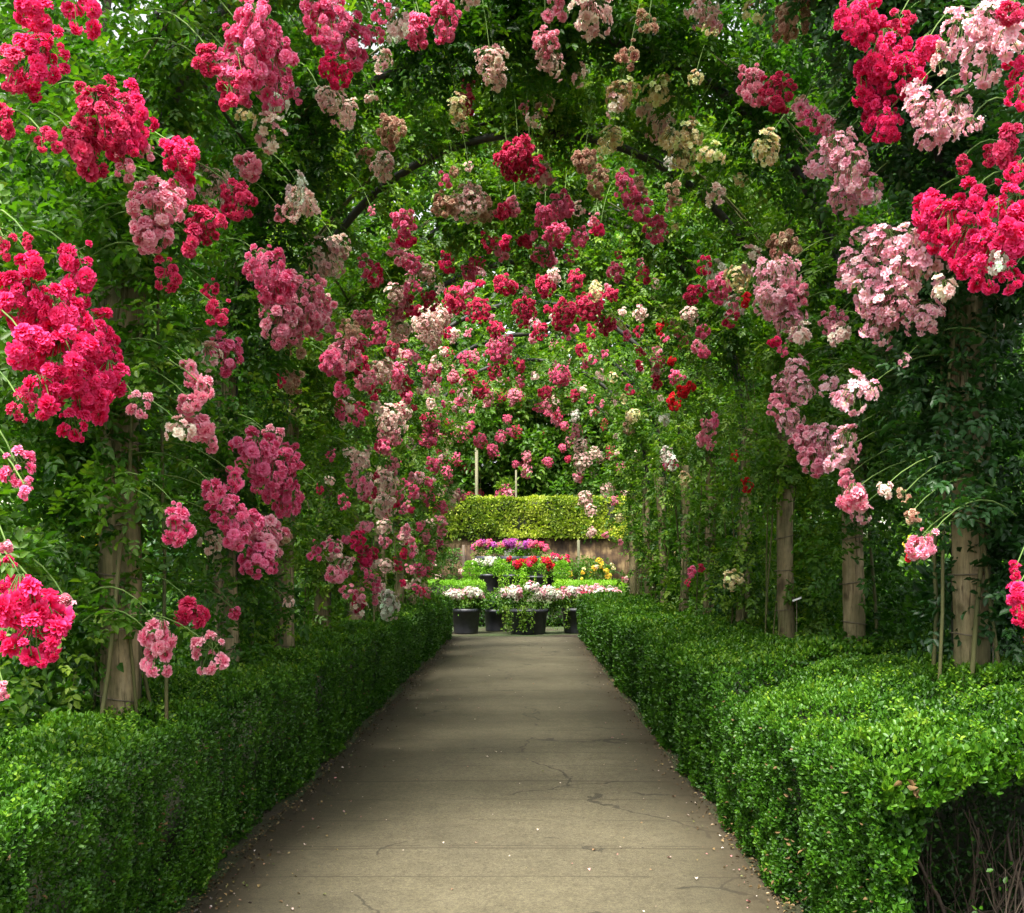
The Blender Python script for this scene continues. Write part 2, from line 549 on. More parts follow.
# ------------------------------------------------------------------ blooms and clusters
def bloom_geo(kind, R, rng):
    """one rose: petals of 3x3 points"""
    Vs, Qs, tips = [], [], []
    if kind == 'pompom':
        n = 40
        cfg = []
        for i in range(n):
            ph = i * 2.39996
            cz = 1 - 1.35 * (i + 0.5) / n          # from the middle down to below the rim
            cfg.append((ph, math.acos(max(-1, cz)), 0.35, 1.0, 0.5))
    else:
        cfg = [(i * 2 * math.pi / 5 + rng.uniform(-.12, .12), 1.38 + rng.uniform(-.1, .1), 0.08, 1.0, 0.72) for i in range(5)]
        cfg += [(i * 2 * math.pi / 5 + .6 + rng.uniform(-.15, .15), 1.0 + rng.uniform(-.15, .15), 0.08, 0.82, 0.6) for i in range(5)]
        cfg += [(i * 2 * math.pi / 3 + rng.uniform(-.3, .3), 0.5 + rng.uniform(-.2, .2), 0.05, 0.5, 0.34) for i in range(3)]
    nb = 0
    for ph, th, r0, r1, wd in cfg:
        th += rng.uniform(-.12, .12)
        u = np.array([math.sin(th) * math.cos(ph), math.sin(th) * math.sin(ph), math.cos(th)])
        s = np.array([-math.sin(ph), math.cos(ph), 0])
        nrm = np.cross(u, s)
        tw = rng.uniform(-.5, .5)
        s = s * math.cos(tw) + nrm * math.sin(tw)
        nrm = np.cross(u, s)
        k = rng.uniform(0.85, 1.1)
        pts = []
        for a, ww, lift in ((r0, 0.3, 0), (0.72 * r1, 1.0, 0.10), (r1, 0.8, -0.06)):
            for b in (-1, 0, 1):
                edge = -0.10 if (b == 0 and a == r1 and kind != 'pompom') else 0
                pts.append((u * (a + edge) * k + s * b * wd * 0.5 * ww + nrm * (lift + (0.16 if b else 0) * ww + rng.uniform(-.06, .06))) * R)
        Vs += pts
        for i in range(2):
            for j in range(2):
                q = nb + i * 3 + j
                Qs.append((q, q + 1, q + 4, q + 3))
        nb += 9
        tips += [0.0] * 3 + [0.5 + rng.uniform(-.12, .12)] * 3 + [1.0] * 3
    return np.array(Vs), np.array(Qs), np.array(tips)


def rot_to(d, rng):
    d = d / (np.linalg.norm(d) + 1e-9)
    a = rng.normal(size=3)
    x = np.cross(d, a)
    x /= np.linalg.norm(x)
    y = np.cross(d, x)
    return np.stack([x, y, d], 1)


BR = 0.031
BLOOMS = {k: [bloom_geo(k, BR, random.Random(i * 7 + len(k))) for i in range(5)] for k in ('pompom', 'open')}


def cluster_mesh(kind, n, rad, seed):
    rng = np.random.default_rng(seed)
    ax = np.array([1.0, 1.0, 1.18]) * rad
    C = []
    tries = 0
    gap = BR * (1.12 if kind == 'pompom' else .88)
    lob = rng.normal(0, 0.4, (4, 3))
    while len(C) < n and tries < 4000:
        tries += 1
        p = rng.normal(size=3)
        p = p / np.linalg.norm(p) * rng.uniform(0.1, 1.0) ** 0.5
        p = p * (0.85 + 0.35 * max((p @ l) for l in lob)) * ax
        if p[2] > rad * 0.9:
            continue
        if all(np.linalg.norm(p - c) > gap for c in C):
            C.append(p)
    V, Q, T, R, S = [], [], [], [], []
    nv = 0
    for c in C:
        bv, bq, bt = BLOOMS[kind][rng.integers(5)]
        d = c / rad + np.array([0, 0, 0.25]) + rng.normal(0, 0.3, 3)
        sc = rng.uniform(0.72, 1.12)
        if rng.random() < 0.1:
            sc *= 0.5
        M = rot_to(d, rng)
        V.append((bv * sc) @ M.T + c)
        Q.append(bq + nv)
        T.append(bt)
        R.append(np.full(len(bv), np.clip(rng.normal(0.5, 0.22), 0, 1)))
        S.append(np.zeros(len(bq), int))
        nv += len(bv)
        # pedicel
        top = np.array([c[0] * .2, c[1] * .2, rad * 0.75 if c[2] < rad * 0.6 else c[2] - rad * .3])
        g = Geo()
        midp = (top + c) / 2 + rng.normal(0, rad * .06, 3)
        g.tube([top, midp, c], [0.0022, 0.0018, 0.002], 3, cap=False)
        gv = np.concatenate(g.V)
        gq = np.concatenate(g.Q)
        V.append(gv)
        Q.append(gq + nv)
        T.append(np.zeros(len(gv)))
        R.append(np.full(len(gv), 0.5))
        S.append(np.ones(len(gq), int))
        nv += len(gv)
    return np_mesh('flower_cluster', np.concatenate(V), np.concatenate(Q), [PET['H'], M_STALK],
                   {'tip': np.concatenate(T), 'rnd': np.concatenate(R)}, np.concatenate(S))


SIZES = {'s': (8, 0.062, 4), 'm': (30, 0.105, 5), 'l': (90, 0.165, 5), 'x': (150, 0.22, 3)}
CL = {}
for kd in ('pompom', 'open'):
    for sk, (n, rad, nvar) in SIZES.items():
        CL[kd, sk] = [cluster_mesh(kd, int(n * (1.5 if kd == 'open' else 1)), rad, 31 * i + n + len(kd)) for i in range(nvar)]


def cluster(parent, pos, rad, col, label=None, stalk_from=None, root=(0, 0, 0)):
    kd = 'open' if col in 'LWFY' else 'pompom'
    sk = min(SIZES, key=lambda k: abs(math.log(SIZES[k][1] / rad)))
    me = random.choice(CL[kd, sk])
    o = link('flower_cluster', me, parent)
    o.location = np.asarray(pos) - np.asarray(root)
    s = rad / SIZES[sk][1]
    o.scale = (s * random.uniform(.92, 1.08), s * random.uniform(.92, 1.08), s * random.uniform(.9, 1.2))
    o.rotation_euler = (random.uniform(-.3, .3), random.uniform(-.3, .3), random.uniform(0, 6.28))
    o.material_slots[0].link = 'OBJECT'
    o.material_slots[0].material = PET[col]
    if label:
        o['label'] = label
    if stalk_from is not None:
        p0 = np.asarray(stalk_from, float)
        p2 = np.asarray(pos, float) + np.array([0, 0, rad * 0.4])
        p1 = (p0 + p2) / 2 + np.array([0, 0, 0.12 + 0.15 * np.linalg.norm(p2 - p0)])
        tt = np.linspace(0, 1, 8)[:, None]
        pts = p0 * (1 - tt) ** 2 + 2 * p1 * tt * (1 - tt) + p2 * tt ** 2
        g = Geo()
        g.tube(pts - np.asarray(root), np.linspace(0.005, 0.0028, 8), 4, cap=False)
        st = g.build('stalk', M_STALK, parent)
        st.parent = o
        st.matrix_parent_inverse = o.matrix_basis.inverted()
        return o, pts
    return o, None


# ------------------------------------------------------------------ ground and path
def build_ground():
    xs = np.array([-300, -60, -20, -8, -3, 0, 3, 8, 20, 60, 300.0])
    ys = np.array([-60, -5, 5, 15, 26.5, 29, 34, 39, 42, 60, 120, 400.0])
    zs = np.interp(ys, [26.5, 39], [0, 0.6])
    V = [(x, y, z) for y, z in zip(ys, zs) for x in xs]
    n = len(xs)
    Q = [(j * n + i, j * n + i + 1, (j + 1) * n + i + 1, (j + 1) * n + i) for j in range(len(ys) - 1) for i in range(n - 1)]
    o = link('ground', np_mesh('ground', V, Q, [ground_material()]))
    tag(o, kind='structure', label='dark soil and turf of the garden beds', cat='ground')
    # path: a slab 5 cm proud of the beds with a slightly ragged edge
    Y = np.arange(-4, 24.01, 0.2)
    V, Q = [], []
    for y in Y:
        a = vnoise(np.array([[0, y * 2.1, 0.5], [9, y * 2.1, 3.5]]), 3) * 0.05
        V += [(-1.50 - a[0], y, -0.05), (-1.49 - a[0], y, 0.012), (-0.5, y, 0.02), (0.3, y, 0.02), (1.17 + a[1], y, 0.012), (1.18 + a[1], y, -0.05)]
    for j in range(len(Y) - 1):
        for i in range(5):
            Q.append((j * 6 + i, j * 6 + i + 1, (j + 1) * 6 + i + 1, (j + 1) * 6 + i))
    e = (len(Y) - 1) * 6
    Q += [(e, e + 1, e + 2, e + 3), (e, e + 3, e + 4, e + 5)]
    o = link('path', np_mesh('path', V, Q, [path_material()]))
    tag(o, kind='structure', label='worn brown concrete path between the hedges', cat='path')


build_ground()


def fallen_petals():
    n = 520
    Y = 4.6 + 19 * RNG.random(n) ** 1.4
    side = RNG.random(n)
    X = np.where(side < .45, -1.48 + np.abs(RNG.normal(0, .28, n)), np.where(side < .7, 1.16 - np.abs(RNG.normal(0, .22, n)), RNG.uniform(-1.4, 1.1, n)))
    P = np.stack([X, Y, np.full(n, 0.026)], 1)
    a = RNG.uniform(0, 6.28, n)
    D = np.stack([np.cos(a), np.sin(a), RNG.normal(0, .1, n)], 1)
    N = np.array([0, 0, 1.0]) + RNG.normal(0, .2, (n, 3))
    L = .007 + .02 * RNG.random(n) ** 2.2
    V, Q, R = leaf_geo(P, D, N, L, L * .8, RNG.random(n))
    m, t, p, out = new_mat('fallen_petal')
    r = ramp(t, [(0, (0.6, 0.5, 0.42)), (0.25, (0.7, 0.6, 0.52)), (0.4, (0.55, 0.2, 0.22)), (0.6, (0.3, 0.16, 0.1)), (0.8, (0.25, 0.17, 0.07)), (1, (0.1, 0.14, 0.04))], attr(t, 'rnd').outputs['Fac'])
    t.links.new(r.outputs[0], p.inputs['Base Color'])
    o = link('fallen_petals', np_mesh('fallen_petals', V, Q, [m], {'rnd': R}))
    tag(o, 'scattered pale petals and bits of leaf lying on the path', 'petals', kind='stuff')
    # dry leaf litter in the strip under the hedges
    n = 2600
    Y = 4.5 + 18 * RNG.random(n) ** 1.5
    left = RNG.random(n) < .6
    X = np.where(left, -1.56 + RNG.exponential(.07, n), 1.24 - RNG.exponential(.05, n))
    P = np.stack([X, Y, np.full(n, 0.024)], 1)
    a = RNG.uniform(0, 6.28, n)
    D = np.stack([np.cos(a), np.sin(a), RNG.normal(0, .3, n)], 1)
    N = np.array([0, 0, 1.0]) + RNG.normal(0, .4, (n, 3))
    L = RNG.uniform(.01, .028, n)
    V, Q, R = leaf_geo(P, D, N, L, L * .6, RNG.random(n))
    m, t, p, out = new_mat('leaf_litter')
    r = ramp(t, [(0, (0.03, 0.02, 0.01)), (0.5, (0.12, 0.075, 0.03)), (0.8, (0.25, 0.17, 0.07)), (1, (0.06, 0.1, 0.02))], attr(t, 'rnd').outputs['Fac'])
    t.links.new(r.outputs[0], p.inputs['Base Color'])
    o = link('leaf_litter', np_mesh('leaf_litter', V, Q, [m], {'rnd': R}))
    tag(o, 'dry brown leaf litter along the foot of the hedges', 'leaf litter', kind='stuff')


fallen_petals()


# ------------------------------------------------------------------ box hedges
def hedge_leaves(P, N, top, Ls, lv, seed, young=0.0):
    """P surface points, N outward normals: leaves on short shoots at and just under the clipped surface"""
    n = len(P)
    if n == 0:
        return
    big = vnoise(P * np.array([2.2, 2.2, 1.1]), seed)
    streak = vnoise(P * np.array([9, 9, 2.2]), seed + 1)
    clump = vnoise(P * 17, seed + 2)
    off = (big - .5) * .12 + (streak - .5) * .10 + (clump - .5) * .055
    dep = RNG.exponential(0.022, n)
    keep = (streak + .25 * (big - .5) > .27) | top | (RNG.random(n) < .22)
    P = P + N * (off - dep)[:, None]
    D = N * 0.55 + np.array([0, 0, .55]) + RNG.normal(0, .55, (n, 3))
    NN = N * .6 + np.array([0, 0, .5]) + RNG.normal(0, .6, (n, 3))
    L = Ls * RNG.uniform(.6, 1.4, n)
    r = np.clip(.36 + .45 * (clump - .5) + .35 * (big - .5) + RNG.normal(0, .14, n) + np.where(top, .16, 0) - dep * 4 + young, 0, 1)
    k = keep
    lv.add(P[k], D[k], NN[k], L[k], L[k] * .58, r[k], fold=.12, droop=.08)


def stray_shoots(lv, X, Y, Z):
    """young sprigs that have grown past the last clipping"""
    for x, y, z in zip(X, Y, Z):
        m = random.randint(4, 8)
        d = np.array([random.uniform(-.4, .4), random.uniform(-.4, .4), 1.0])
        f = np.linspace(0, 1, m)[:, None]
        P = np.array([x, y, z]) + d * f * random.uniform(.02, .075)
        a = np.arange(m) * 2.4
        D = np.stack([np.cos(a), np.sin(a), np.full(m, .7)], 1)
        L = .022 * max(1, y / 6) ** .6
        lv.add(P, D, np.array([0, 0, 1.0]) + RNG.normal(0, .3, (m, 3)), L, L * .55, np.clip(RNG.normal(.86, .1, m), 0, 1), fold=.1)


def brown_bits(parent, root, P, N):
    lv = Leaves()
    n = len(P)
    lv.add(P + N * RNG.uniform(-.03, .035, n)[:, None], N + RNG.normal(0, .7, (n, 3)), RNG.normal(0, 1, (n, 3)), RNG.uniform(.014, .03, n), .012, RNG.random(n))
    lv.build('dry_leaves', M_PAPER, parent).location = -root


def sample_Y(y0, y1, n, p):
    """more leaves near, fewer far: density ~ Y^-p"""
    u = RNG.random(n)
    q = 1 - p
    return (y0 ** q + u * (y1 ** q - y0 ** q)) ** (1 / q)


def left_hedge():
    t = thing('box_hedge', 'clipped box hedge along the path under the red roses, straight and narrow', 'hedge', (-1.87, 2.4, 0))
    root = np.array([-1.87, 2.4, 0])
    lv = Leaves()
    y0, y1 = 2.4, 24.0
    # face to the path
    n = 150000
    Y = sample_Y(y0, y1, n, 1.7)
    Z = RNG.random(n) * .88
    h = .87 + .03 * np.sin(Y * 1.3) + .02 * np.sin(Y * 3.1 + 1)
    Z = Z * h / .88
    bul = .07 * np.exp(-((Y - 2.75) / .28) ** 2)
    X = -1.535 - .08 * (1 - Z / .88) ** 2 - np.clip(Z - (h - .07), 0, 1) ** 2 * 9 + bul
    N = np.tile([1.0, 0, 0], (n, 1))
    N[:, 2] += np.clip(Z - (h - .09), 0, 1) * 8
    N = unit(N)
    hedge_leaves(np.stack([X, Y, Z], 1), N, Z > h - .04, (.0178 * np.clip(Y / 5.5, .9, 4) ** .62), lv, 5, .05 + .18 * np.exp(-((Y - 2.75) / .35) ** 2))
    # top
    n = 110000
    Y = sample_Y(y0, y1, n, 1.7)
    X = -1.56 - RNG.random(n) * .68
    h = .87 + .03 * np.sin(Y * 1.3) + .02 * np.sin(Y * 3.1 + 1) + .02 * np.sin(X * 9)
    N = np.tile([0, 0, 1.0], (n, 1))
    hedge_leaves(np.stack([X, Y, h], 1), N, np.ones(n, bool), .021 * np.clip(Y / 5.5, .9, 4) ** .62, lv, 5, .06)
    ys = sample_Y(y0, y1, 700, 1.5)
    stray_shoots(lv, -1.56 - RNG.random(700) * .66, ys, .87 + .03 * np.sin(ys * 1.3) + .02 * np.sin(ys * 3.1 + 1))
    ys, zs = sample_Y(3, 14, 260, 1.4), RNG.random(260) ** 1.6 * .8
    brown_bits(t, root, np.stack([-1.535 - .08 * (1 - zs / .88) ** 2, ys, zs], 1), np.tile([1.0, 0, 0], (260, 1)))
    # back and far end
    n = 9000
    Y = sample_Y(y0, y1, n, 1.5)
    hedge_leaves(np.stack([np.full(n, -2.24), Y, RNG.random(n) * .86], 1), np.tile([-1.0, 0, 0], (n, 1)), np.zeros(n, bool), .04, lv, 9)
    n = 800
    hedge_leaves(np.stack([-1.56 - RNG.random(n) * .68, np.full(n, y1), RNG.random(n) * .86], 1), np.tile([0, 1.0, 0], (n, 1)), np.zeros(n, bool), .05, lv, 9)
    f = lv.build('foliage', M_BOX, None)
    f.parent = t
    f.location = -root
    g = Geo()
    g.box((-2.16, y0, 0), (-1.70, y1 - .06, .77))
    c = g.build('dark_core', M_CORE, t, smooth=False)
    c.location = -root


left_hedge()


def right_h(X, Y):
    near = 1 / (1 + np.exp((Y - 8.4) * 1.4))
    return .87 + .17 * np.clip(X - 1.3, 0, 1.2) * (.5 + .7 * near) + .025 * np.sin(Y * 1.7 + .6) + .02 * np.sin(Y * 3.7) + .03 * near * np.sin(X * 4)


def right_hedges():
    # far stretch
    t = thing('box_hedge', 'clipped box hedge along the path under pale pink roses, running to the far pots', 'hedge', (1.65, 6.9, 0))
    root = np.array([1.65, 6.9, 0])
    lv = Leaves()
    y0, y1 = 6.85, 24.0
    n = 60000
    Y = sample_Y(y0, y1, n, 1.6)
    h = right_h(1.22, Y)
    Z = RNG.random(n) * h
    X = 1.215 + .06 * (1 - Z / .88) ** 2 + np.clip(Z - (h - .07), 0, 1) ** 2 * 9
    N = np.tile([-1.0, 0, 0], (n, 1))
    N[:, 2] += np.clip(Z - (h - .09), 0, 1) * 8
    hedge_leaves(np.stack([X, Y, Z], 1), unit(N), Z > h - .04, .022 * np.clip(Y / 5.5, .9, 4) ** .62, lv, 21)
    n = 60000
    Y = sample_Y(y0, y1, n, 1.6)
    X = 1.25 + RNG.random(n) * (.95 + 1.0 * np.clip((10.5 - Y) / 3, 0, 1))
    hedge_leaves(np.stack([X, Y, right_h(X, Y)], 1), np.tile([0, 0, 1.0], (n, 1)), np.ones(n, bool), .022 * np.clip(Y / 5.5, .9, 4) ** .62, lv, 22, .06)
    ys, xs = sample_Y(y0, y1, 500, 1.5), 1.27 + RNG.random(500) * .9
    stray_shoots(lv, xs, ys, right_h(xs, ys))
    n = 4000
    hedge_leaves(np.stack([1.25 + RNG.random(n) * .95, np.full(n, y0), RNG.random(n) * .95], 1), np.tile([0, -1.0, 0], (n, 1)), np.zeros(n, bool), .03, lv, 23)
    n = 900
    hedge_leaves(np.stack([1.25 + RNG.random(n) * .95, np.full(n, y1), RNG.random(n) * .9], 1), np.tile([0, 1.0, 0], (n, 1)), np.zeros(n, bool), .05, lv, 23)
    f = lv.build('foliage', M_BOX, t)
    f.location = -root
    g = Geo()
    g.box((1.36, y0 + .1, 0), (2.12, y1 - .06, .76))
    g.build('dark_core', M_CORE, t, smooth=False).location = -root

    # near block with a bare, hollow end
    t = thing('box_hedge', 'wide box hedge block in the foreground with a bare hollow end showing twigs', 'hedge', (2.1, 3.8, 0))
    root = np.array([2.1, 3.8, 0])
    lv = Leaves()
    y0, y1 = 3.82, 6.8
    n = 80000
    Y = sample_Y(y0, y1, n, 1.4)
    h = right_h(1.22, Y)
    Z = RNG.random(n) * h
    X = 1.205 + .05 * (1 - Z / .88) ** 2 + .05 * np.clip(1 - (Y - y0) / .2, 0, 1) ** 2 + np.clip(Z - (h - .07), 0, 1) ** 2 * 9
    N = np.tile([-1.0, 0, 0], (n, 1))
    N[:, 2] += np.clip(Z - (h - .09), 0, 1) * 8
    hedge_leaves(np.stack([X, Y, Z], 1), unit(N), Z > h - .04, .0182, lv, 31)
    n = 105000
    Y = RNG.uniform(y0, y1, n)
    X = 1.24 + RNG.random(n) * 2.1
    # shallow dips and shoulders in the clipped top
    hedge_leaves(np.stack([X, Y, right_h(X, Y) + .05 * (vnoise(np.stack([X * 1.6, Y * 1.6, Y * 0], 1), 77) - .5)], 1), np.tile([0, 0, 1.0], (n, 1)), np.ones(n, bool), .0195, lv, 32, .02)
    ys, xs = RNG.uniform(y0, y1, 420), 1.25 + RNG.random(420) * 2.0
    stray_shoots(lv, xs, ys, right_h(xs, ys))
    ys, zs = RNG.uniform(y0, y1, 150), RNG.random(150) ** 1.4 * .85
    brown_bits(t, root, np.stack([np.full(150, 1.21), ys, zs], 1), np.tile([-1.0, 0, 0], (150, 1)))
    # lip over the hollow and the leafy corner beside it
    n = 9000
    X = 1.24 + RNG.random(n) * 2.1
    lip = .05 + .05 * vnoise(np.stack([X * 14, X * 0, X * 0], 1), 18) + .12 * vnoise(np.stack([X * 5, X * 0, X * 0], 1), 8)
    Z = right_h(X, y0) - RNG.random(n) * lip
    dip = .05 * np.clip((right_h(X, y0) - Z) / .1, 0, 1)
    hedge_leaves(np.stack([X, y0 - .02 - dip * .0 + .1 * np.clip(1 - (right_h(X, y0) - Z) / .07, 0, 1) ** 2, Z], 1), np.tile([0, -.8, .6], (n, 1)), np.ones(n, bool), .026, lv, 33, .05)
    n = 5200
    Z = RNG.random(n) * .85
    wd = .03 + .06 * vnoise(np.stack([Z * 18, Z * 0, Z * 0], 1), 19) + .13 * vnoise(np.stack([Z * 6, Z * 0, Z * 0], 1), 12)
    X = 1.235 + RNG.random(n) * wd
    hedge_leaves(np.stack([X, np.full(n, y0 - .01) + RNG.random(n) * .05, Z], 1), np.tile([-.3, -1.0, .1], (n, 1)), np.zeros(n, bool), .028, lv, 34, .16)
    n = 40000                                # under-layers of the top, leaf colour darkened for inner shade
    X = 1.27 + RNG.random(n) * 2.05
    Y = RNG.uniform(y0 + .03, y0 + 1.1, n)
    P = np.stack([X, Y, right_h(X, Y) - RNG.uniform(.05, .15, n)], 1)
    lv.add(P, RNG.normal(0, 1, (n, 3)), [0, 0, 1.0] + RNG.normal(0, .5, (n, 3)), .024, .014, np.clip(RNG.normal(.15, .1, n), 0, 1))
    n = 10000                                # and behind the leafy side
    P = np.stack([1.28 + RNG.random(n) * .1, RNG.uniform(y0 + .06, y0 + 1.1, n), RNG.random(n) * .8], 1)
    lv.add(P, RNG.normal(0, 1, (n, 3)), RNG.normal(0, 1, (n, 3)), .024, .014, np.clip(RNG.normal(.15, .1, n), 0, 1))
    n = 11000                                # and darkest all through the back of the hollow
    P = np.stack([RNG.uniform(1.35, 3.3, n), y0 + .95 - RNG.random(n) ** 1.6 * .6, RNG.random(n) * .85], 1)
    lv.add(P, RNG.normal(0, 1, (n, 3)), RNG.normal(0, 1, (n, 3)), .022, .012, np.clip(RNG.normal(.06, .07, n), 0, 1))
    n = 500                                  # stray leaves deep inside
    hedge_leaves(np.stack([RNG.uniform(1.4, 3.3, n), RNG.uniform(y0 + .05, y0 + .45, n), RNG.random(n) * .8], 1), np.tile([0, -1.0, 0], (n, 1)), np.ones(n, bool), .022, lv, 35, -.2)
    n = 9000
    hedge_leaves(np.stack([1.24 + RNG.random(n) * 2.1, np.full(n, y1), RNG.random(n)], 1), np.tile([0, 1.0, 0], (n, 1)), np.zeros(n, bool), .03, lv, 36)
    f = lv.build('foliage', M_BOX, t)
    f.location = -root
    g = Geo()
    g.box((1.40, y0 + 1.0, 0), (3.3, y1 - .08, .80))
    g.build('dark_core', M_CORE, t, smooth=False).location = -root
    for i in range(60):
        x = random.uniform(1.5, 3.2)
        y = y0 + random.uniform(.06, .6)
        g = Geo()
        p = np.array([x, y, 0.0])
        pts = [p.copy()]
        d = np.array([random.uniform(-.25, .25), random.uniform(-.15, .1), 1.0])
        for k in range(7):
            p = p + d * .10
            d += np.array([random.uniform(-.18, .18), random.uniform(-.12, .12), 0])
            pts.append(p.copy())
        g.tube(pts, np.linspace(random.uniform(.0025, .006), .0014, len(pts)), 5, cap=False)
        for b in range(3):
            k = random.randint(2, 5)
            e = pts[k] + np.array([random.uniform(-.16, .16), random.uniform(-.1, .05), random.uniform(.12, .25)])
            g.tube([pts[k], (pts[k] + e) / 2 + np.array([0, 0, -.01]), e], [.002, .0016, .001], 4, cap=False)
        o = g.build('twig', M_TWIG, t)
        o.location = -root
    for i in range(13):                      # the woody stems that carry the block
        x, y = 1.62 + i * .13 + random.uniform(-.05, .05), y0 + random.uniform(.15, .5)
        p, d, pts = np.array([x, y, -.02]), np.array([random.uniform(-.1, .3), random.uniform(-.05, .2), 1.0]), []
        for q in range(8):
            pts.append(p.copy())
            p = p + d * .085
            d += np.array([random.uniform(-.25, .25), random.uniform(-.2, .2), 0])
        g = Geo()
        g.tube(pts, np.linspace(random.uniform(.010, .019), .005, 8), 7, cap=False)
        for b in range(4):
            q = random.randint(2, 6)
            e = pts[q] + np.array([random.uniform(-.25, .25), random.uniform(-.1, .15), random.uniform(.05, .13)])
            g.tube([pts[q], (pts[q] + e) / 2 + np.array([.01, 0, -.02]), e], [.006, .004, .002], 5, cap=False)
        g.build('stem', M_TWIG, t).location = -root
    dry = Leaves()
    P = np.array([[1.95, y0 - .03, .70], [1.96, y0 - .03, .66], [1.94, y0 - .02, .62], [1.29, y0 - .05, .30], [1.30, y0 - .06, .27], [1.31, y0 - .05, .84], [1.34, y0 - .05, .85]])
    P = np.repeat(P, 3, 0) + RNG.normal(0, .012, (21, 3))
    dry.add(P, RNG.normal(0, 1, (21, 3)) + [0, 0, -.8], RNG.normal(0, 1, (21, 3)), .04, .02, RNG.random(21))
    o = dry.build('dry_leaves', M_PAPER, t)
    o.location = -root


right_hedges()

# ------------------------------------------------------------------ arches
ARCH_Y = [5.45, 7.35, 9.1, 11.0, 13.0, 15.1, 17.2, 19.4, 21.8]
ORD = ['nearest', 'second', 'third', 'fourth', 'fifth', 'sixth', 'seventh', 'eighth', 'farthest']
XL, XR = -1.97, 2.2


def build_arch(k, Y):
    t = thing('rose_arch', f'{ORD[k]} arch over the path, dark steel hoop rising from two log posts', 'arch', (CXA, Y, 0), 'arches of the rose tunnel')
    lean = random.uniform(-.04, .04)
    for s, X in ((-1, XL), (1, XR)):
        X = X - .07 if k == 0 and s < 0 else X
        g = Geo()
        r0 = (.1 if k == 0 else random.uniform(.072, .085)) * (1 if s < 0 else .88)
        z = np.linspace(-.05, 2.95, 14)
        pts = np.stack([X - CXA + .02 * np.sin(z * 1.7 + k) + lean * s * z * .3 + (.03 * z if k == 0 and s < 0 else 0), .02 * np.cos(z * 1.3 + k), z], 1)
        g.tube(pts, r0 * (1 - .05 * z / 3) * (1 + .035 * np.sin(z * 5 + k) + .02 * np.sin(z * 13 + 2 * k)) * (1 + .12 * np.exp(-z * 4)), 20)
        post = g.build('post', M_LOG, t)
        ties = (.98, 1.25, 1.52, 1.78, 2.25) if k < 3 else (1.0, 1.45, 2.0)
        for zt in ties:
            zt += random.uniform(-.05, .05)
            a = np.linspace(0, 2 * math.pi, 25)
            i = np.argmin(abs(z - zt))
            tilt = random.uniform(-.25, .25)
            rr = r0 + .006
            tp = np.stack([pts[i, 0] + (rr + .012 * np.abs(np.sin(a * .5))) * np.cos(a), pts[i, 1] + rr * np.sin(a), zt + tilt * rr * np.cos(a)], 1)
            g = Geo()
            g.tube(tp, .0035 if k < 3 else .005, 5, cap=False)
            g.build('wire_tie', M_WIRE, post)
    # steel: upright - semicircle - upright, beside the logs
    zz = np.linspace(0, SPRING, 8)
    th = np.linspace(math.pi, 0, 40)[1:-1]
    ry = .16
    up = np.stack([np.full(8, -RA - .02), np.full(8, ry), zz], 1)
    arc = np.stack([RA * np.cos(th), np.full(38, ry), SPRING + RA * np.sin(th)], 1)
    arc[:, 0] -= .02 * 0
    dn = np.stack([np.full(8, RA + .02), np.full(8, ry), zz[::-1]], 1)
    g = Geo()
    g.tube(np.concatenate([up, arc, dn]), .034, 10)
    g.build('hoop', M_STEEL, t)
    if k < 6:
        g = Geo()
        r2 = RA + .14
        arc2 = np.stack([r2 * np.cos(th), np.full(38, ry + .05), SPRING + r2 * np.sin(th)], 1)
        g.tube(arc2, .014, 7)
        g.build('outer_hoop', M_STEEL, t)
    return t


for k, Y in enumerate(ARCH_Y):
    build_arch(k, Y)

for i, (ang, lab) in enumerate(((2.62, 'dark rail low over the red roses'), (.5, 'dark rail low over the pale pink roses'))):
    x, z = CXA + (RA + .06) * math.cos(ang), SPRING + (RA + .06) * math.sin(ang)
    g = Geo()
    yy = np.linspace(5.2, 22.2, 30)
    g.tube(np.stack([np.full(30, x), yy, z + .015 * np.sin(yy * 2)], 1), .012, 6)
    o = g.build('steel_rail', M_STEEL)
    tag(o, lab + ', running along the tunnel', 'rail', 'rails along the rose tunnel')


# ------------------------------------------------------------------ climbing roses
def shell_point(s, side, off):
    """s: length along the arch from the ground; returns X, Z and outward normal in the X-Z plane"""
    th = np.clip((s - SPRING) / RA, 0, None)
    low = s < SPRING
    cx = np.where(low, side * (RA + off), side * (RA + off) * np.cos(th))
    cz = np.where(low, s, SPRING + (RA + off) * np.sin(th))
    nx = np.where(low, side, side * np.cos(th))
    nz = np.where(low, 0.0, np.sin(th))
    return CXA + cx, cz, nx, nz


BARE_L = [2.6, 1.15, 2.0, .9, .9, 2.4, 2.2, 2.0, 1.5]
BARE_R = [1.9, 1.45, 2.3, .9, .9, 2.3, 1.4, 1.4, 1.2]


def clear_of_blooms(P, Y):
    ok = np.ones(len(P), bool)
    for p, cr, c in photo_clusters:
        if abs(p[1] - Y) > 2.6 or p[1] > 16:
            continue
        ax = np.array([0, p[1] - 2.2, 1.9]) - p
        ax /= np.linalg.norm(ax)
        d = P - p
        t_ = np.clip(d @ ax, 0, .8)
        ok &= np.linalg.norm(d - t_[:, None] * ax, axis=1) > cr * 1.02 + .035
    return ok


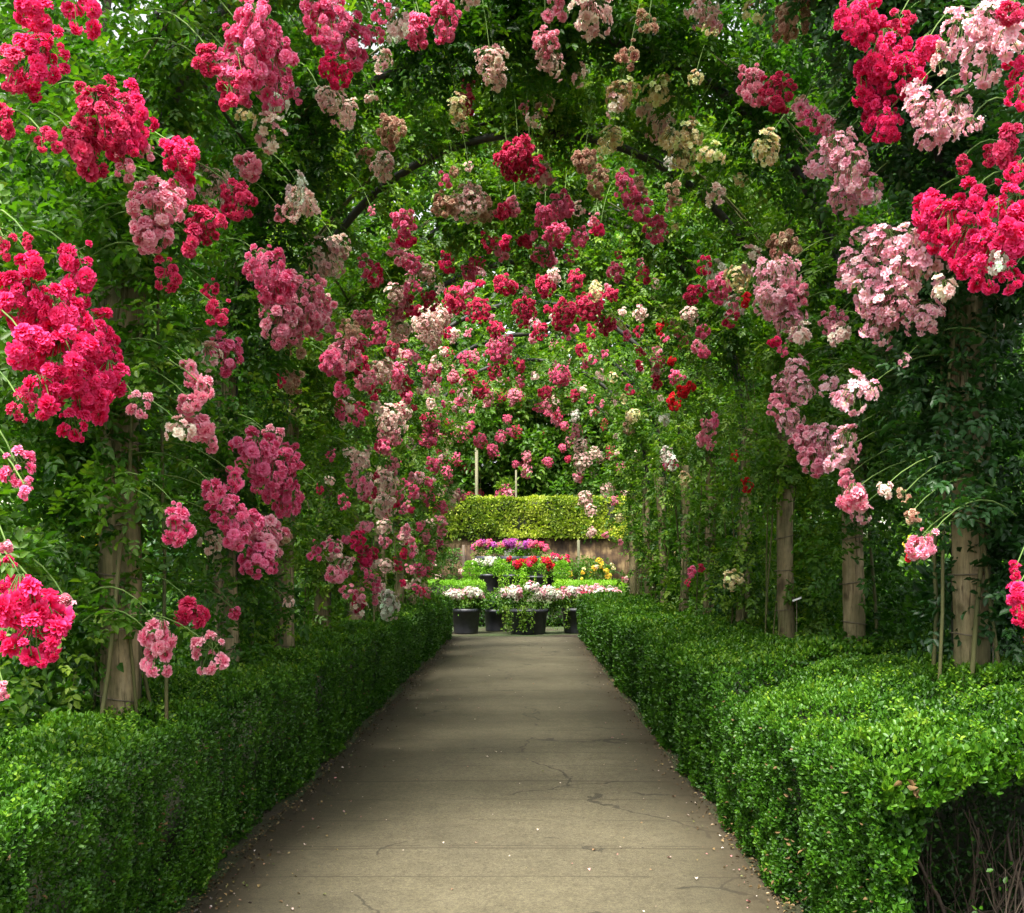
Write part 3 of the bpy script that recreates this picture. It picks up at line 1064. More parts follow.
def rose_foliage(k, Y, side, n_spray, L, lv):
    smax = SPRING + RA * (math.pi / 2 + .12)
    n_cl = 190 if k < 3 else 150
    s = RNG.random(n_cl) ** .8 * (smax - .35) + .35
    th = np.clip((s - SPRING) / RA, 0, 2)
    apex = th / 1.57
    sig = np.where(s < SPRING, .58, .52 - .24 * apex)
    dy = RNG.normal(0, 1, n_cl) * sig
    dy = np.clip(dy, -.98, .98)
    off = RNG.normal(.16, .2, n_cl) + .22 * np.abs(dy) / .6 + .12 * apex
    # keep the log visible low down on the side to the path
    # (the height up to which each log shows)
    bare = (BARE_L if side < 0 else BARE_R)[k]
    hug = (RNG.random(n_cl) < .36) & ((k != 2) | (s < SPRING + .4))              # leaves wound round the log and the hoop
    off = np.where(hug, RNG.normal(.0, .13, n_cl), off)
    dy = np.where(hug, RNG.normal(-.05, .2, n_cl), dy)
    front = (s < bare) & (off < .16) & (RNG.random(n_cl) < (.97 if k in (0, 2, 5) else .86))
    off = np.where(front, off + .3, off)
    if k in (3, 4):                           # daylight falls between these two arches
        dy = np.where(apex > .25, np.clip(dy, -.98 if k == 3 else -.05, .05 if k == 3 else .98), dy)
    if k == 2:                                # the hoop itself stays in view on this arch
        patch = np.sin(s * 5.2 + side * 1.1) > .15
        off = np.where((s > SPRING + .4) & (off < .3) & ~patch, .3, off)
        off = np.where((s > SPRING + .4) & (off < .0) & patch, .04, off)
    off = np.clip(off, -.36, np.where(apex > .45, .5, 1.0))
    X, Z, nx, nz = shell_point(s, side, off)
    C = np.stack([X, Y + dy, Z], 1)
    NR = np.stack([nx, np.zeros(n_cl), nz], 1)
    rad = RNG.uniform(.12, .30, n_cl)
    hue = RNG.normal((.46, .34, .54)[k] if k < 3 else .48, .19, n_cl)  # second arch darker, third lighter: shade and backlight put into leaf colour
    m = n_spray // n_cl
    idx = np.repeat(np.arange(n_cl), m)
    if k >= 5:                               # the far canopy is thinner: light reaches the end of the path
        idx = idx[(apex[idx] < .4) | (RNG.random(n_cl)[idx] < .38)]
    n = len(idx)
    u = unit(RNG.normal(0, 1, (n, 3)))
    rr = rad[idx] * RNG.random(n) ** .45
    P = C[idx] + u * rr[:, None] * np.array([1, 1.15, 1.05])
    D = u * .8 + np.array([0, 0, -.25]) + RNG.normal(0, .5, (n, 3))
    N = u * .35 + NR[idx] * .25 + np.array([0, 0, .75]) + RNG.normal(0, .35, (n, 3))
    r = np.clip(hue[idx] + RNG.normal(0, .12, n), 0, 1)
    # blooms open on the lit outside of the leaves: no leaf stands before a cluster
    ok = clear_of_blooms(P, Y)
    P, D, N, r = P[ok], D[ok], N[ok], r[ok]
    n = len(P)
    lv.sprays(P, D, N, L * RNG.uniform(.75, 1.2, n), r)
    # loose trailing shoots that hang into the tunnel
    nsh = 26 if k < 3 else 12
    for i in range(nsh):
        ss = random.uniform(1.6, smax - .1)
        X, Z, nx, nz = shell_point(np.array([ss]), side, random.uniform(-.1, .2))
        p = np.array([X[0], Y + random.uniform(-.7, .7), Z[0]])
        d = np.array([-nx[0] * random.uniform(.3, 1), random.uniform(-1, .4), random.uniform(-.3, .6)])
        q = []
        for j in range(random.randint(6, 11)):
            d = d / np.linalg.norm(d)
            p = p + d * .065
            d = d + np.array([0, 0, -.16]) + np.array([random.uniform(-.15, .15) for _ in range(3)])
            q.append((p.copy(), d.copy()))
        P = np.array([a for a, b in q])
        D = np.array([b for a, b in q]) + RNG.normal(0, .7, (len(q), 3))
        ok = clear_of_blooms(P, Y)
        P, D = P[ok], D[ok]
        lv.sprays(P, D, np.array([0, 0, 1.0]) + RNG.normal(0, .3, (len(P), 3)), L * .95, np.clip(RNG.normal(.62, .12, len(P)), 0, 1))


def make_canes(k, Y, side, parent, root):
    n = 5 if k < 4 else 4
    for i in range(n):
        g = Geo()
        ang = random.uniform(0, 6.28)
        r0 = random.uniform(.14, .3)
        bx = (XL if side < 0 else XR) + r0 * math.cos(ang)
        by = Y + r0 * math.sin(ang) * 1.4 - .05
        pts = []
        for z in np.linspace(0, 3.0, 12):
            f = z / 3
            tw = ang + f * random.uniform(.2, .5) + i
            rr = (1 - f) * r0 + f * .15
            pts.append((bx * (1 - f) + f * ((XL if side < 0 else XR) + rr * math.cos(tw)), by * (1 - f) + f * (Y + rr * math.sin(tw)) + random.uniform(-.02, .02), z))
        top = SPRING + random.uniform(1.2, 3.0)
        for s in np.linspace(3.1, top, 9)[1:]:
            X, Z, nx, nz = shell_point(np.array([s]), side, .05 + .05 * math.sin(s * 3 + i))
            pts.append((X[0], Y + .2 * math.sin(s * 1.7 + i), Z[0]))
        g.tube(np.array(pts) - root, np.linspace(random.uniform(.007, .015), .005, len(pts)), 7)
        g.build('cane', M_CANE, parent)


# where the clusters hang: (px, py, radius px, colour[, nearer by metres])
PHOTO = """
35 10 20 C|75 6 20 C|40 58 26 C|16 72 20 R|5 118 14 R|42 137 14 R|70 135 13 R|105 112 28 R|128 118 27 C|88 148 22 R|118 140 22 C|123 165 11 P|145 150 8 P
180 160 19 C|183 180 15 H|155 205 25 P|150 232 22 P|168 195 16 P|205 225 18 R|238 200 18 R|190 240 13 R|245 45 26 H|238 75 20 H|272 55 22 H|258 20 18 H|212 60 14 R|275 90 14 H|228 95 14 R
325 18 22 H|345 40 22 H|336 70 16 C|312 8 16 H|380 13 9 H|330 98 14 F|345 112 14 F|278 106 10 W|270 132 15 F|246 115 7 Y|298 188 11 W|298 205 18 F|325 258 20 F|262 265 18 H|275 285 19 H|300 305 32 P|280 322 20 P|318 322 16 P
215 310 13 R|212 290 10 R|165 272 14 R|30 262 16 C|72 262 20 C|80 285 17 C|20 300 26 C|55 318 28 C|85 330 25 C|100 350 22 C|60 355 30 C|25 345 20 C|110 375 20 C|80 385 26 C|42 392 24 C|20 405 12 R|95 400 18 C|72 425 14 C|138 405 12 P|15 468 17 H|24 488 10 H|5 245 12 R|28 240 8 R
190 372 13 P|200 388 12 P|188 402 12 P|180 430 14 F|198 425 16 P|210 440 10 P|256 455 22 H|278 470 24 H|284 492 20 H|232 478 12 H|270 440 12 P|212 488 12 H|228 512 17 H|242 528 20 H|265 540 20 P|258 560 18 H|235 535 14 H|172 526 16 H|176 508 6 H
6 545 8 P|25 595 24 C|45 612 24 C|30 640 24 C|12 620 18 C|68 608 13 P|55 645 14 C|158 632 17 P|160 655 18 P|212 655 16 P|4 690 8 P|5 575 14 C
400 25 12 F|395 35 8 W|490 60 16 F|496 78 13 F|545 42 14 P|550 60 14 F|593 14 22 F|560 2 14 P|470 0 9 F|630 56 12 B|700 10 16 F|712 22 10 L|458 108 11 Y|390 132 15 B|622 92 13 Y|616 105 11 F|613 138 10 Y|606 148 8 Y|690 135 11 Y|682 155 11 Y|670 140 8 Y|712 155 9 Y|768 148 13 Y|580 75 8 F
518 152 16 R|508 166 16 R|530 170 14 R|405 222 13 H|406 238 9 C|468 202 18 F|445 205 13 B|485 210 11 B|412 265 13 H|415 285 8 H|545 215 15 H|562 205 12 H|555 235 18 H|545 258 14 H|570 255 9 H|600 229 8 C|507 243 9 C|470 272 12 H|468 290 10 H|615 272 12 H|612 295 12 R|625 185 12 H|640 205 13 H|655 228 12 H|600 180 12 B|585 160 12 B|675 195 9 B
455 300 20 R|480 310 20 R|505 285 18 R|525 310 20 R|545 285 18 R|565 315 22 R|590 305 22 R|575 280 14 R|605 325 16 R|540 330 14 R|495 330 14 R|430 300 14 R|660 330 7 S|663 322 6 S|672 360 6 S|683 390 10 S|674 402 10 S|690 385 7 S|655 382 9 R|640 365 9 R
425 322 16 F|440 318 12 F|400 330 12 F|350 330 12 B|345 355 16 P|330 362 12 H|365 380 14 P|380 370 13 F|375 390 12 R|390 420 16 F|395 435 12 P|340 388 8 H|430 335 12 F|360 345 10 R
498 350 16 H|508 342 10 H|560 375 14 H|545 392 10 R|550 405 9 P|515 395 10 P|540 408 8 H|480 388 14 R|495 372 10 R|470 375 10 R|488 398 8 P|430 422 12 H|428 440 11 H|432 465 9 H|425 485 11 H|428 498 10 H|440 508 10 H|438 525 12 P|412 488 8 H|400 495 7 H|590 330 9 R|640 330 9 R|575 395 8 R|520 365 9 R
360 458 10 F|356 470 8 P|362 490 10 P|385 482 13 F|368 485 9 P|385 505 12 F|345 502 6 H|402 510 6 H|366 525 9 P|318 550 8 H|332 545 7 H|335 572 10 P|366 572 8 H|376 585 8 H|376 598 8 P|390 608 11 W|388 596 9 W|420 570 9 H|412 552 7 H|430 555 8 H|416 588 7 H|428 592 7 P|360 595 9 P|348 590 7 P|440 545 7 H|405 530 7 P|450 500 9 F|460 495 8 P
480 440 11 H|492 450 9 H|500 436 7 H|470 428 8 H|510 432 5 H|575 430 8 P|580 445 8 F|582 462 9 F|578 478 8 P|585 498 8 F|590 510 6 F|575 415 6 W|628 428 9 B|632 415 7 Y|608 490 7 F|614 500 6 P|592 532 6 F|606 534 5 P
702 330 10 H|698 345 10 P|704 352 8 H|720 288 11 H|703 266 8 C|700 290 6 C|708 428 12 P|702 438 10 P|716 420 8 H|712 445 6 P|664 420 6 W|666 454 7 W|672 462 6 W|745 485 6 S|735 456 5 S|690 572 8 H|688 582 6 R|700 568 6 R|745 300 7 S|730 320 8 R
855 14 19 C|868 30 18 C|885 50 22 C|905 70 20 C|870 70 16 C|862 84 16 C|875 105 18 C|885 122 18 C|900 20 12 R|928 45 14 C|940 58 12 F|915 95 12 L|965 35 24 L|990 25 24 L|985 60 20 L|1010 40 16 L|1016 70 16 C|1018 95 12 C|1012 10 14 R|925 110 20 L|940 125 18 L|955 110 15 L|930 140 12 L|970 125 10 L
800 112 13 P|812 120 10 H|838 150 20 L|850 165 22 L|845 195 18 L|865 190 16 L|820 165 14 L|830 130 13 P|1010 145 16 R|990 155 9 R|1018 170 12 C|960 165 8 R
928 205 18 C|950 215 20 C|975 198 20 C|1000 215 22 C|940 232 18 C|968 240 22 C|995 250 22 C|1015 235 18 C|985 275 18 C|972 262 16 C|1012 275 14 C|930 222 16 C|1015 200 12 C
860 262 20 L|885 245 22 L|905 270 22 L|870 290 22 L|895 305 22 L|925 315 18 L|935 262 18 L|850 275 13 L|880 320 18 L|910 240 13 L|940 245 13 W|1000 262 11 W|945 290 13 F|862 235 10 L
770 275 17 L|788 272 15 L|778 298 20 L|790 318 17 L|768 300 15 L|795 295 14 P|800 335 12 F|835 322 14 P|840 335 10 F|776 340 7 C|782 350 6 H|872 320 10 L
795 370 14 L|785 385 14 L|800 390 14 L|780 405 13 P|828 385 10 L|855 392 15 L|842 400 12 L|870 390 10 L|790 420 14 L|805 440 15 P|825 440 17 L|845 440 14 L|815 460 15 P|840 460 13 L|850 478 10 P|855 495 14 P|862 510 10 L|885 490 9 F|918 545 13 P|930 540 10 P|908 555 6 S|912 515 8 B|905 495 7 B|1019 590 14 C|1020 610 14 C|1016 570 9 C|905 360 6 L
"""


def cyl_depth(px, py, r):
    """where the line of sight meets the inner surface of the tunnel"""
    a, b = (px - CX) / F, -(py - CY) / F
    lo = None
    for Y in np.arange(2.6, 26, .04):
        x, z = a * Y - CXA, EYE + b * Y
        d = abs(x) if z < SPRING else math.hypot(x, z - SPRING)
        if d >= r:
            return Y
    return 25.0


photo_clusters = []
for tok in PHOTO.replace('\n', '|').split('|'):
    tok = tok.split()
    if len(tok) < 4:
        continue
    px, py, pr, c = float(tok[0]), float(tok[1]), float(tok[2]), tok[3]
    rr = 1.64
    Y = cyl_depth(px, py, rr)
    if Y < 21.5:
        yk = min(ARCH_Y, key=lambda a: abs(a - .25 - Y))
        Y += .35 * np.clip(yk - .25 - Y, -.5, .5)
    Y = max(3.6, min(Y, 22.2)) - random.uniform(0, .25)
    p = unproj(px, py, Y)
    photo_clusters.append((p, pr * Y / F * ((.62 if c == 'R' else 1.0 if c in 'YFW' else .74) if Y > 9.5 else 1.2 if c == 'Y' else 1.0), c))
# further clusters on the far part of the tunnel, more on the red side
tries = 0
while tries < 420:
    tries += 1
    Y = random.uniform(9.5, 22)
    th = random.choice([random.uniform(.3, 2.8), random.uniform(2.2, 3.1)])
    if random.random() < .45:
        x, z = CXA + (-1 if random.random() < .8 else 1) * 1.7, random.uniform(1.15, SPRING)
    else:
        x, z = CXA + 1.72 * math.cos(th), SPRING + 1.72 * math.sin(th)
    if x < -.6 and z < 3.6 and random.random() < .55:
        continue
    if x > .9 and z < 3.3 and random.random() < .8:
        continue
    c = random.choice('HHPPPRCFFL' if x < .3 else 'RHFYPF')
    photo_clusters.append((np.array([x, Y, z]), random.uniform(.04, .095), c))

# small faded and budding sprays scattered between the big heads of the nearer arches
for i in range(115):
    Y = random.uniform(5.2, 11.5)
    if random.random() < .22:
        x, z = CXA - 1.72, random.uniform(1.3, SPRING)
    else:
        th = random.uniform(.25, 3.0)
        x, z = CXA + 1.74 * math.cos(th), SPRING + 1.74 * math.sin(th)
    left = x < .2
    if not left and z < 3.6:
        continue
    photo_clusters.append((np.array([x, Y, z]), random.choice((.035, .045, .06, .08, .095)), random.choice('RRHHPPFBF' if left else 'FYYWPFBR')))

COLNAME = {'C': 'crimson', 'R': 'dark red', 'S': 'scarlet', 'H': 'hot pink', 'P': 'rose pink', 'L': 'pale pink', 'F': 'faded pink',
           'W': 'white', 'Y': 'cream', 'B': 'withered brownish', 'G': 'yellow', 'U': 'purple'}
ROSE_LABEL = {
    (0, -1): 'climbing rose with huge crimson pompom clusters on the thick mossy log post nearest us',
    (1, -1): 'climbing rose with hot pink trusses behind the crimson rose of the nearest post',
    (2, -1): 'climbing rose with rose-pink clusters above the second bare log post standing in the hedge',
    (0, 1): 'climbing rose with big crimson and pale pink heads on the dark leafy post nearest us',
    (1, 1): 'climbing rose with long drooping pale pink heads behind the nearest pale-and-crimson rose',
    (2, 1): 'climbing rose with cream flowers overhead and slender canes on the third pale-side post',
}
buckets = {(k, s): [] for k in range(len(ARCH_Y)) for s in (-1, 1)}
for p, rad, c in photo_clusters:
    s = -1 if p[0] < CXA + .1 else 1
    order = sorted(range(len(ARCH_Y)), key=lambda k: abs(ARCH_Y[k] - p[1]))
    for k in order:
        if len(buckets[k, s]) < 99:
            buckets[k, s].append((p, rad, c))
            break

for k, Y in enumerate(ARCH_Y):
    for side in (-1, 1):
        wall = 'red-rose' if side < 0 else 'pale-rose'
        lab = ROSE_LABEL.get((k, side), f'climbing rose on the {ORD[k]} arch along the path, its {wall} side')
        root = np.array([XL if side < 0 else XR, Y, 0])
        t = thing('climbing_rose', lab, 'rose', root, 'climbing roses over the tunnel')
        make_canes(k, Y, side, t, root)
        lv = Leaves()
        ns, L = ((8500, .045) if k < 3 else (4600, .052) if k < 6 else (2500, .068))
        rose_foliage(k, Y, side, ns, L, lv)
        for p, rad, c in buckets[k, side]:
            # stalk from the arch shell near the cluster
            near = p[1] < 12
            d = np.array([p[0] - CXA, 0, p[2] - SPRING]) if p[2] > SPRING else np.array([p[0] - CXA, 0, 0.0])
            ln = np.linalg.norm(d) + 1e-6
            base = np.array([CXA, p[1], SPRING if p[2] > SPRING else p[2]]) + d / ln * (RA + .05)
            base += np.array([0, .45 * np.clip(Y - p[1], -1, 1), .12])
            o, pts = cluster(t, p, rad, c, COLNAME[c] + ' flower cluster', base if near else None, root)
            if pts is not None:
                q = np.repeat(pts[0:6], 3, 0)
                q = q[clear_of_blooms(q, Y)]
                lv.sprays(q, RNG.normal(0, 1, (len(q), 3)), np.array([0, 0, 1.0]) + RNG.normal(0, .3, (len(q), 3)), L * .95, np.clip(RNG.normal(.55, .15, len(q)), 0, 1))
            m = max(4, int(26 * rad / .15))
            u = unit(RNG.normal(0, 1, (m, 3)) + np.array([0, .9, .35]))
            u = u[u[:, 1] > .1]
            u = u[clear_of_blooms(p + u * rad * .95, Y)]
            m = len(u)
            lv.sprays(p + u * rad * .95, u + RNG.normal(0, .3, (m, 3)), np.array([0, -.4, 1.0]) + RNG.normal(0, .4, (m, 3)), L, np.clip(RNG.normal(.5, .14, m), 0, 1))
        mat = M_ROSE_D if (side > 0 and k == 0) else M_ROSE_L if k >= 2 else M_ROSE  # leaf colour carries the shade by the nearest post and the canopy's backlight
        f = lv.build('foliage', mat, t)
        f.location = -root


# ------------------------------------------------------------------ shrubs and trees
def leaf_cloud(lv, clumps, per, L, hue=.45, flat=.5):
    """clumps: list of (centre, radius)"""
    C = np.array([c for c, r in clumps])
    R = np.array([r for c, r in clumps])
    idx = np.repeat(np.arange(len(C)), per)
    n = len(idx)
    u = unit(RNG.normal(0, 1, (n, 3)))
    P = C[idx] + u * (R[idx] * RNG.random(n) ** .4)[:, None]
    h = RNG.normal(hue, .12, len(C))[idx]
    D = u + RNG.normal(0, .6, (n, 3)) + [0, 0, -.2]
    N = u * .5 + np.array([0, 0, flat]) + RNG.normal(0, .4, (n, 3))
    LL = L * RNG.uniform(.7, 1.3, n)
    lv.add(P, D, N, LL, LL * .6, np.clip(h + RNG.normal(0, .12, n), 0, 1))


def tree(x, y, h, cr, label, mat, L, nclump=70, per=90, base=.25, z0=0.0, group='trees around the garden'):
    t = thing('garden_tree', label, 'tree', (x, y, z0), group)
    g = Geo()
    zz = np.linspace(-.1, h * .8, 9)
    g.tube(np.stack([.15 * np.sin(zz * .4 + x), .15 * np.cos(zz * .5 + y), zz], 1), np.linspace(.02 * h + .04, .03, 9), 9)
    clumps = []
    for i in range(nclump):
        f = random.random()
        z = h * (base + (1 - base) * f)
        prof = math.sin(math.pi * min(1, .12 + f * .9)) ** .7
        a = random.uniform(0, 6.28)
        r = cr * prof * random.random() ** .5
        c = np.array([r * math.cos(a), r * math.sin(a), z])
        clumps.append((c, cr * random.uniform(.16, .34)))
        if i < 14:
            b = np.array([0, 0, z * .7])
            g.tube([b, (b + c) / 2 + [0, 0, -.1], c], [.012 * h, .007 * h, .01], 5, cap=False)
    g.build('trunk', M_BARK, t)
    lv = Leaves()
    leaf_cloud(lv, clumps, per, L)
    lv.build('crown', mat, t)
    return t


def shrub(x, y, h, r, label, mat, L, nclump=34, per=70, z0=0.0, name='leafy_shrub', group='shrubs beside the tunnel', flowers=(), fl_n=0, fl_r=.1, cat='shrub'):
    t = thing(name, label, cat, (x, y, z0), group)
    clumps = []
    g = Geo()
    for i in range(nclump):
        a = random.uniform(0, 6.28)
        z = h * random.uniform(.12, .92)
        rr = r * math.sqrt(max(0.05, 1 - (z / h - .4) ** 2 * 1.7)) * random.random() ** .5
        c = np.array([rr * math.cos(a), rr * math.sin(a), z])
        clumps.append((c, r * random.uniform(.22, .38)))
        if i < 8:
            b = np.array([.15 * r * math.cos(a), .15 * r * math.sin(a), 0])
            g.tube([b, (b + c) / 2 + [0, 0, .05], c], [.014, .01, .004], 5, cap=False)
    g.build('stem', M_CANE, t)
    lv = Leaves()
    leaf_cloud(lv, clumps, per, L)
    lv.build('foliage', mat, t)
    for i in range(fl_n):
        a = random.uniform(-2.9, -.25) if random.random() < .8 else random.uniform(0, 6.28)
        z = h * random.uniform(.3, .98)
        rr = r * math.sqrt(max(0.05, 1 - (z / h - .4) ** 2 * 1.7)) * 1.12
        cluster(t, (rr * math.cos(a), rr * math.sin(a), z), fl_r * random.uniform(.7, 1.3), random.choice(flowers))
    return t


# under and behind the climbers, both sides
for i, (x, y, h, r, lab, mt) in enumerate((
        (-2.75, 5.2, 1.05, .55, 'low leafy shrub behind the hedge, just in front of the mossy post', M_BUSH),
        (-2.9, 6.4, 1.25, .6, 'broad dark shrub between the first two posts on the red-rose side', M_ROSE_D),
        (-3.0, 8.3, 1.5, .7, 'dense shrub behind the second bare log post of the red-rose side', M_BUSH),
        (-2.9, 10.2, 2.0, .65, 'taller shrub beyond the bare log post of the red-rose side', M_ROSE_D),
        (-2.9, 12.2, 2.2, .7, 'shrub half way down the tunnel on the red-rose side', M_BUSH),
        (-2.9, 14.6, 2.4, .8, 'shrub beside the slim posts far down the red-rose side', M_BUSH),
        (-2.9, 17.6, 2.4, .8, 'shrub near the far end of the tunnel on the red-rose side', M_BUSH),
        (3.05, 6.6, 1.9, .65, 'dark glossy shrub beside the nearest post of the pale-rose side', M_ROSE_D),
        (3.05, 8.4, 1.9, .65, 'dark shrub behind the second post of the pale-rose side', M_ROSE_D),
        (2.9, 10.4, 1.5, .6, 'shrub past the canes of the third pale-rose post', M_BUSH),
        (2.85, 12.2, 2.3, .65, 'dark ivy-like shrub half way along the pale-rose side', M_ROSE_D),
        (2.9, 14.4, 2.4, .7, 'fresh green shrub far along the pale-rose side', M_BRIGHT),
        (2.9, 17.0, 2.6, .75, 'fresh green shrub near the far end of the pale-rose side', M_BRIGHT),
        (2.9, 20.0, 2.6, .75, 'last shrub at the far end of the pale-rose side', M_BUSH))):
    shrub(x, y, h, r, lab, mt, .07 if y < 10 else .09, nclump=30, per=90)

for x, y, h, r, lab, fl in (
        (-4.7, 7.6, 1.7, 1.0, 'bright yellow-green shrub glimpsed through the gap by the mossy post', 'GW'),
        (-6.2, 10.5, 2.4, 1.4, 'bright green shrub in the open bed beyond the red roses', 'HW'),
        (-4.9, 13.0, 2.6, 1.2, 'sunny shrub outside the tunnel past the bare log post', 'GW'),
        (-8.5, 15.5, 3.2, 1.8, 'large pale green shrub far out on the red-rose side', 'W'),
        (-5.2, 18.5, 3.0, 1.4, 'sunlit shrub outside the far end of the red-rose side', 'W'),
        (4.9, 12.2, 1.9, 1.1, 'sunlit shrub seen through the gap by the third pale-rose post', 'GS'),
        (6.2, 16.0, 2.6, 1.4, 'light green shrub outside the tunnel behind the pale roses', 'W'),
        (5.0, 20.0, 2.8, 1.3, 'light green shrub outside the far end of the pale-rose side', 'W')):
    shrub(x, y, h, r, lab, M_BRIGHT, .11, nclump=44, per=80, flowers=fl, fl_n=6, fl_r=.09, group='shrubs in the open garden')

TREES = [
    (-11.5, 10.5, 7.5, 2.8, 'round leafy tree in the open garden on the red-rose side'),
    (-12, 18, 10, 3.6, 'broad tree behind the large pale green shrub'),
    (-6.5, 22, 12, 3.2, 'leafy tree at the far corner of the red-rose side'),
    (-12, 30, 21, 6.0, 'tall tree well beyond the red-rose side'),
    (11.5, 12, 7.5, 2.8, 'round leafy tree in the open garden on the pale-rose side'),
    (12, 19, 10, 3.4, 'broad tree behind the pale-rose side'),
    (6.8, 24, 13, 3.2, 'leafy tree at the far corner of the pale-rose side'),
    (12, 31, 21, 6.0, 'tall tree well beyond the pale-rose side'),
    (-13, 58, 31, 8, 'very tall tree behind the garden wall, toward the red-rose side'),
    (-3.5, 63, 35, 8.5, 'very tall tree behind the garden wall, behind the thicker pale pole'),
    (6, 62, 35, 8.5, 'very tall tree straight ahead behind the garden wall'),
    (15, 58, 31, 8, 'very tall tree behind the garden wall, toward the pale-rose side'),
    (-20, 48, 22, 7, 'tall tree at the outer edge of the garden on the red-rose side'),
    (22, 48, 22, 7, 'tall tree at the outer edge of the garden on the pale-rose side'),
]
for x, y, h, r, lab in TREES:
    far = y > 40
    tree(x, y, h, r, lab, M_TREE, .16 if y < 20 else .24 if not far else .62, nclump=170 if far else 95, per=95 if far else 120, base=.06 if far else .16)


# ------------------------------------------------------------------ the garden at the end of the path
def gz(Y):
    return float(np.interp(Y, [26.5, 39], [0, .6]))


def potted(px, base_y, Y, wpx, hpx, label, cols, ncl, clr, spread, hfol, mat=M_BRIGHT, trail=False, group=None, name='flower_pot'):
    X = (px - CX) * Y / F
    R = wpx * Y / F / 2
    H = hpx * Y / F
    t = thing(name, label, 'flower pot', (X, Y, gz(Y)), group)
    g = Geo()
    g.lathe([(.02, .001), (R * .82, .001), (R * .86, .03), (R * .97, H * .86), (R * 1.04, H * .87), (R * 1.05, H), (R * .97, H), (R * .94, H * .9), (.01, H * .9)], 28)
    g.build('tub', M_POT, t)
    g = Geo()
    g.lathe([(R * .93, H * .9 + .004), (R * .5, H * .93), (.01, H * .95)], 20)
    g.build('soil', M_SOIL, t)
    lv = Leaves()
    clumps = [(np.array([random.uniform(-spread, spread), random.uniform(-.25, .25), H + random.uniform(0, hfol * .8)]), random.uniform(.1, .2)) for _ in range(26)]
    leaf_cloud(lv, clumps, 45, .065, hue=.5)
    if trail:
        for i in range(7):
            x = random.uniform(-spread, spread)
            cl = [(np.array([x + random.uniform(-.03, .03), -R * 1.05 - random.uniform(0, .06), H * 1.1 - q * .07]), .05) for q in range(int(H / .07))]
            leaf_cloud(lv, cl, 9, .05, hue=.75)
    lv.build('foliage', mat, t)
    for i in range(ncl):
        a = random.uniform(-1, 1)
        cluster(t, (a * spread, random.uniform(-.35, .15), H + hfol * random.uniform(.75, 1.05) - abs(a) * hfol * .25), clr * random.uniform(.7, 1.2), random.choice(cols))
    return t


# front row, right at the end of the path
G1 = 'pots of pale geraniums closing the path'
potted(466, 633, 25.3, 28, 25, 'black tub of pale pink geraniums beside the hedge end under the red roses', 'LWLLW', 34, .09, .48, .42, group=G1)
potted(528, 633, 25.2, 40, 25, 'widest black tub of white-pink geraniums in the middle of the path end', 'WLWLW', 46, .09, .66, .52, trail=True, group=G1)
potted(577, 633, 25.5, 30, 25, 'black tub of pale geraniums tucked against the far end of the wide-set hedge', 'LWLWR', 32, .09, .55, .45, trail=True, group=G1)
potted(496, 633, 26.2, 24, 22, 'black tub in shade between two flowering tubs, leafy without blooms', 'W', 1, .05, .3, .3, M_ROSE_D, group=G1)
potted(600, 633, 26.4, 26, 22, 'tub of pale pink geraniums mostly hidden behind the hedge end', 'LWL', 22, .085, .55, .52, group=G1)
# back row on the terrace
G2 = 'pots on the terrace in front of the wall'
potted(489, 592, 39.2, 21, 18, 'dark tub of white flowers next to the tiered topiary on the red-rose side', 'WWW', 18, .1, .55, .55, M_CLIP, group=G2)
potted(512, 592, 38.8, 20, 18, 'dark tub overflowing with trailing light green fern', 'SCS', 4, .1, .6, .55, M_CLIP, trail=True, group=G2)
potted(535, 592, 38.7, 20, 17, 'tub of bright scarlet flowers in the middle of the terrace', 'SCSC', 24, .11, .62, .62, M_CLIP, trail=True, group=G2)
potted(556, 592, 39.3, 22, 20, 'dark tub of white flowers beside the topiary of the pale-rose side', 'WWC', 14, .1, .5, .6, M_CLIP, group=G2)
for px, cols, lab in ((488, 'UUH', 'tall tub of purple flowers at the back, left of the others'), (511, 'UUHU', 'tall tub of purple flowers behind the trailing fern'),
                      (532, 'UHHC', 'tall tub of magenta flowers behind the scarlet ones')):
    potted(px, 590, 42, 24, 34, lab, cols, 24, .12, .55, .55, M_CLIP, group='tall tubs of purple flowers')


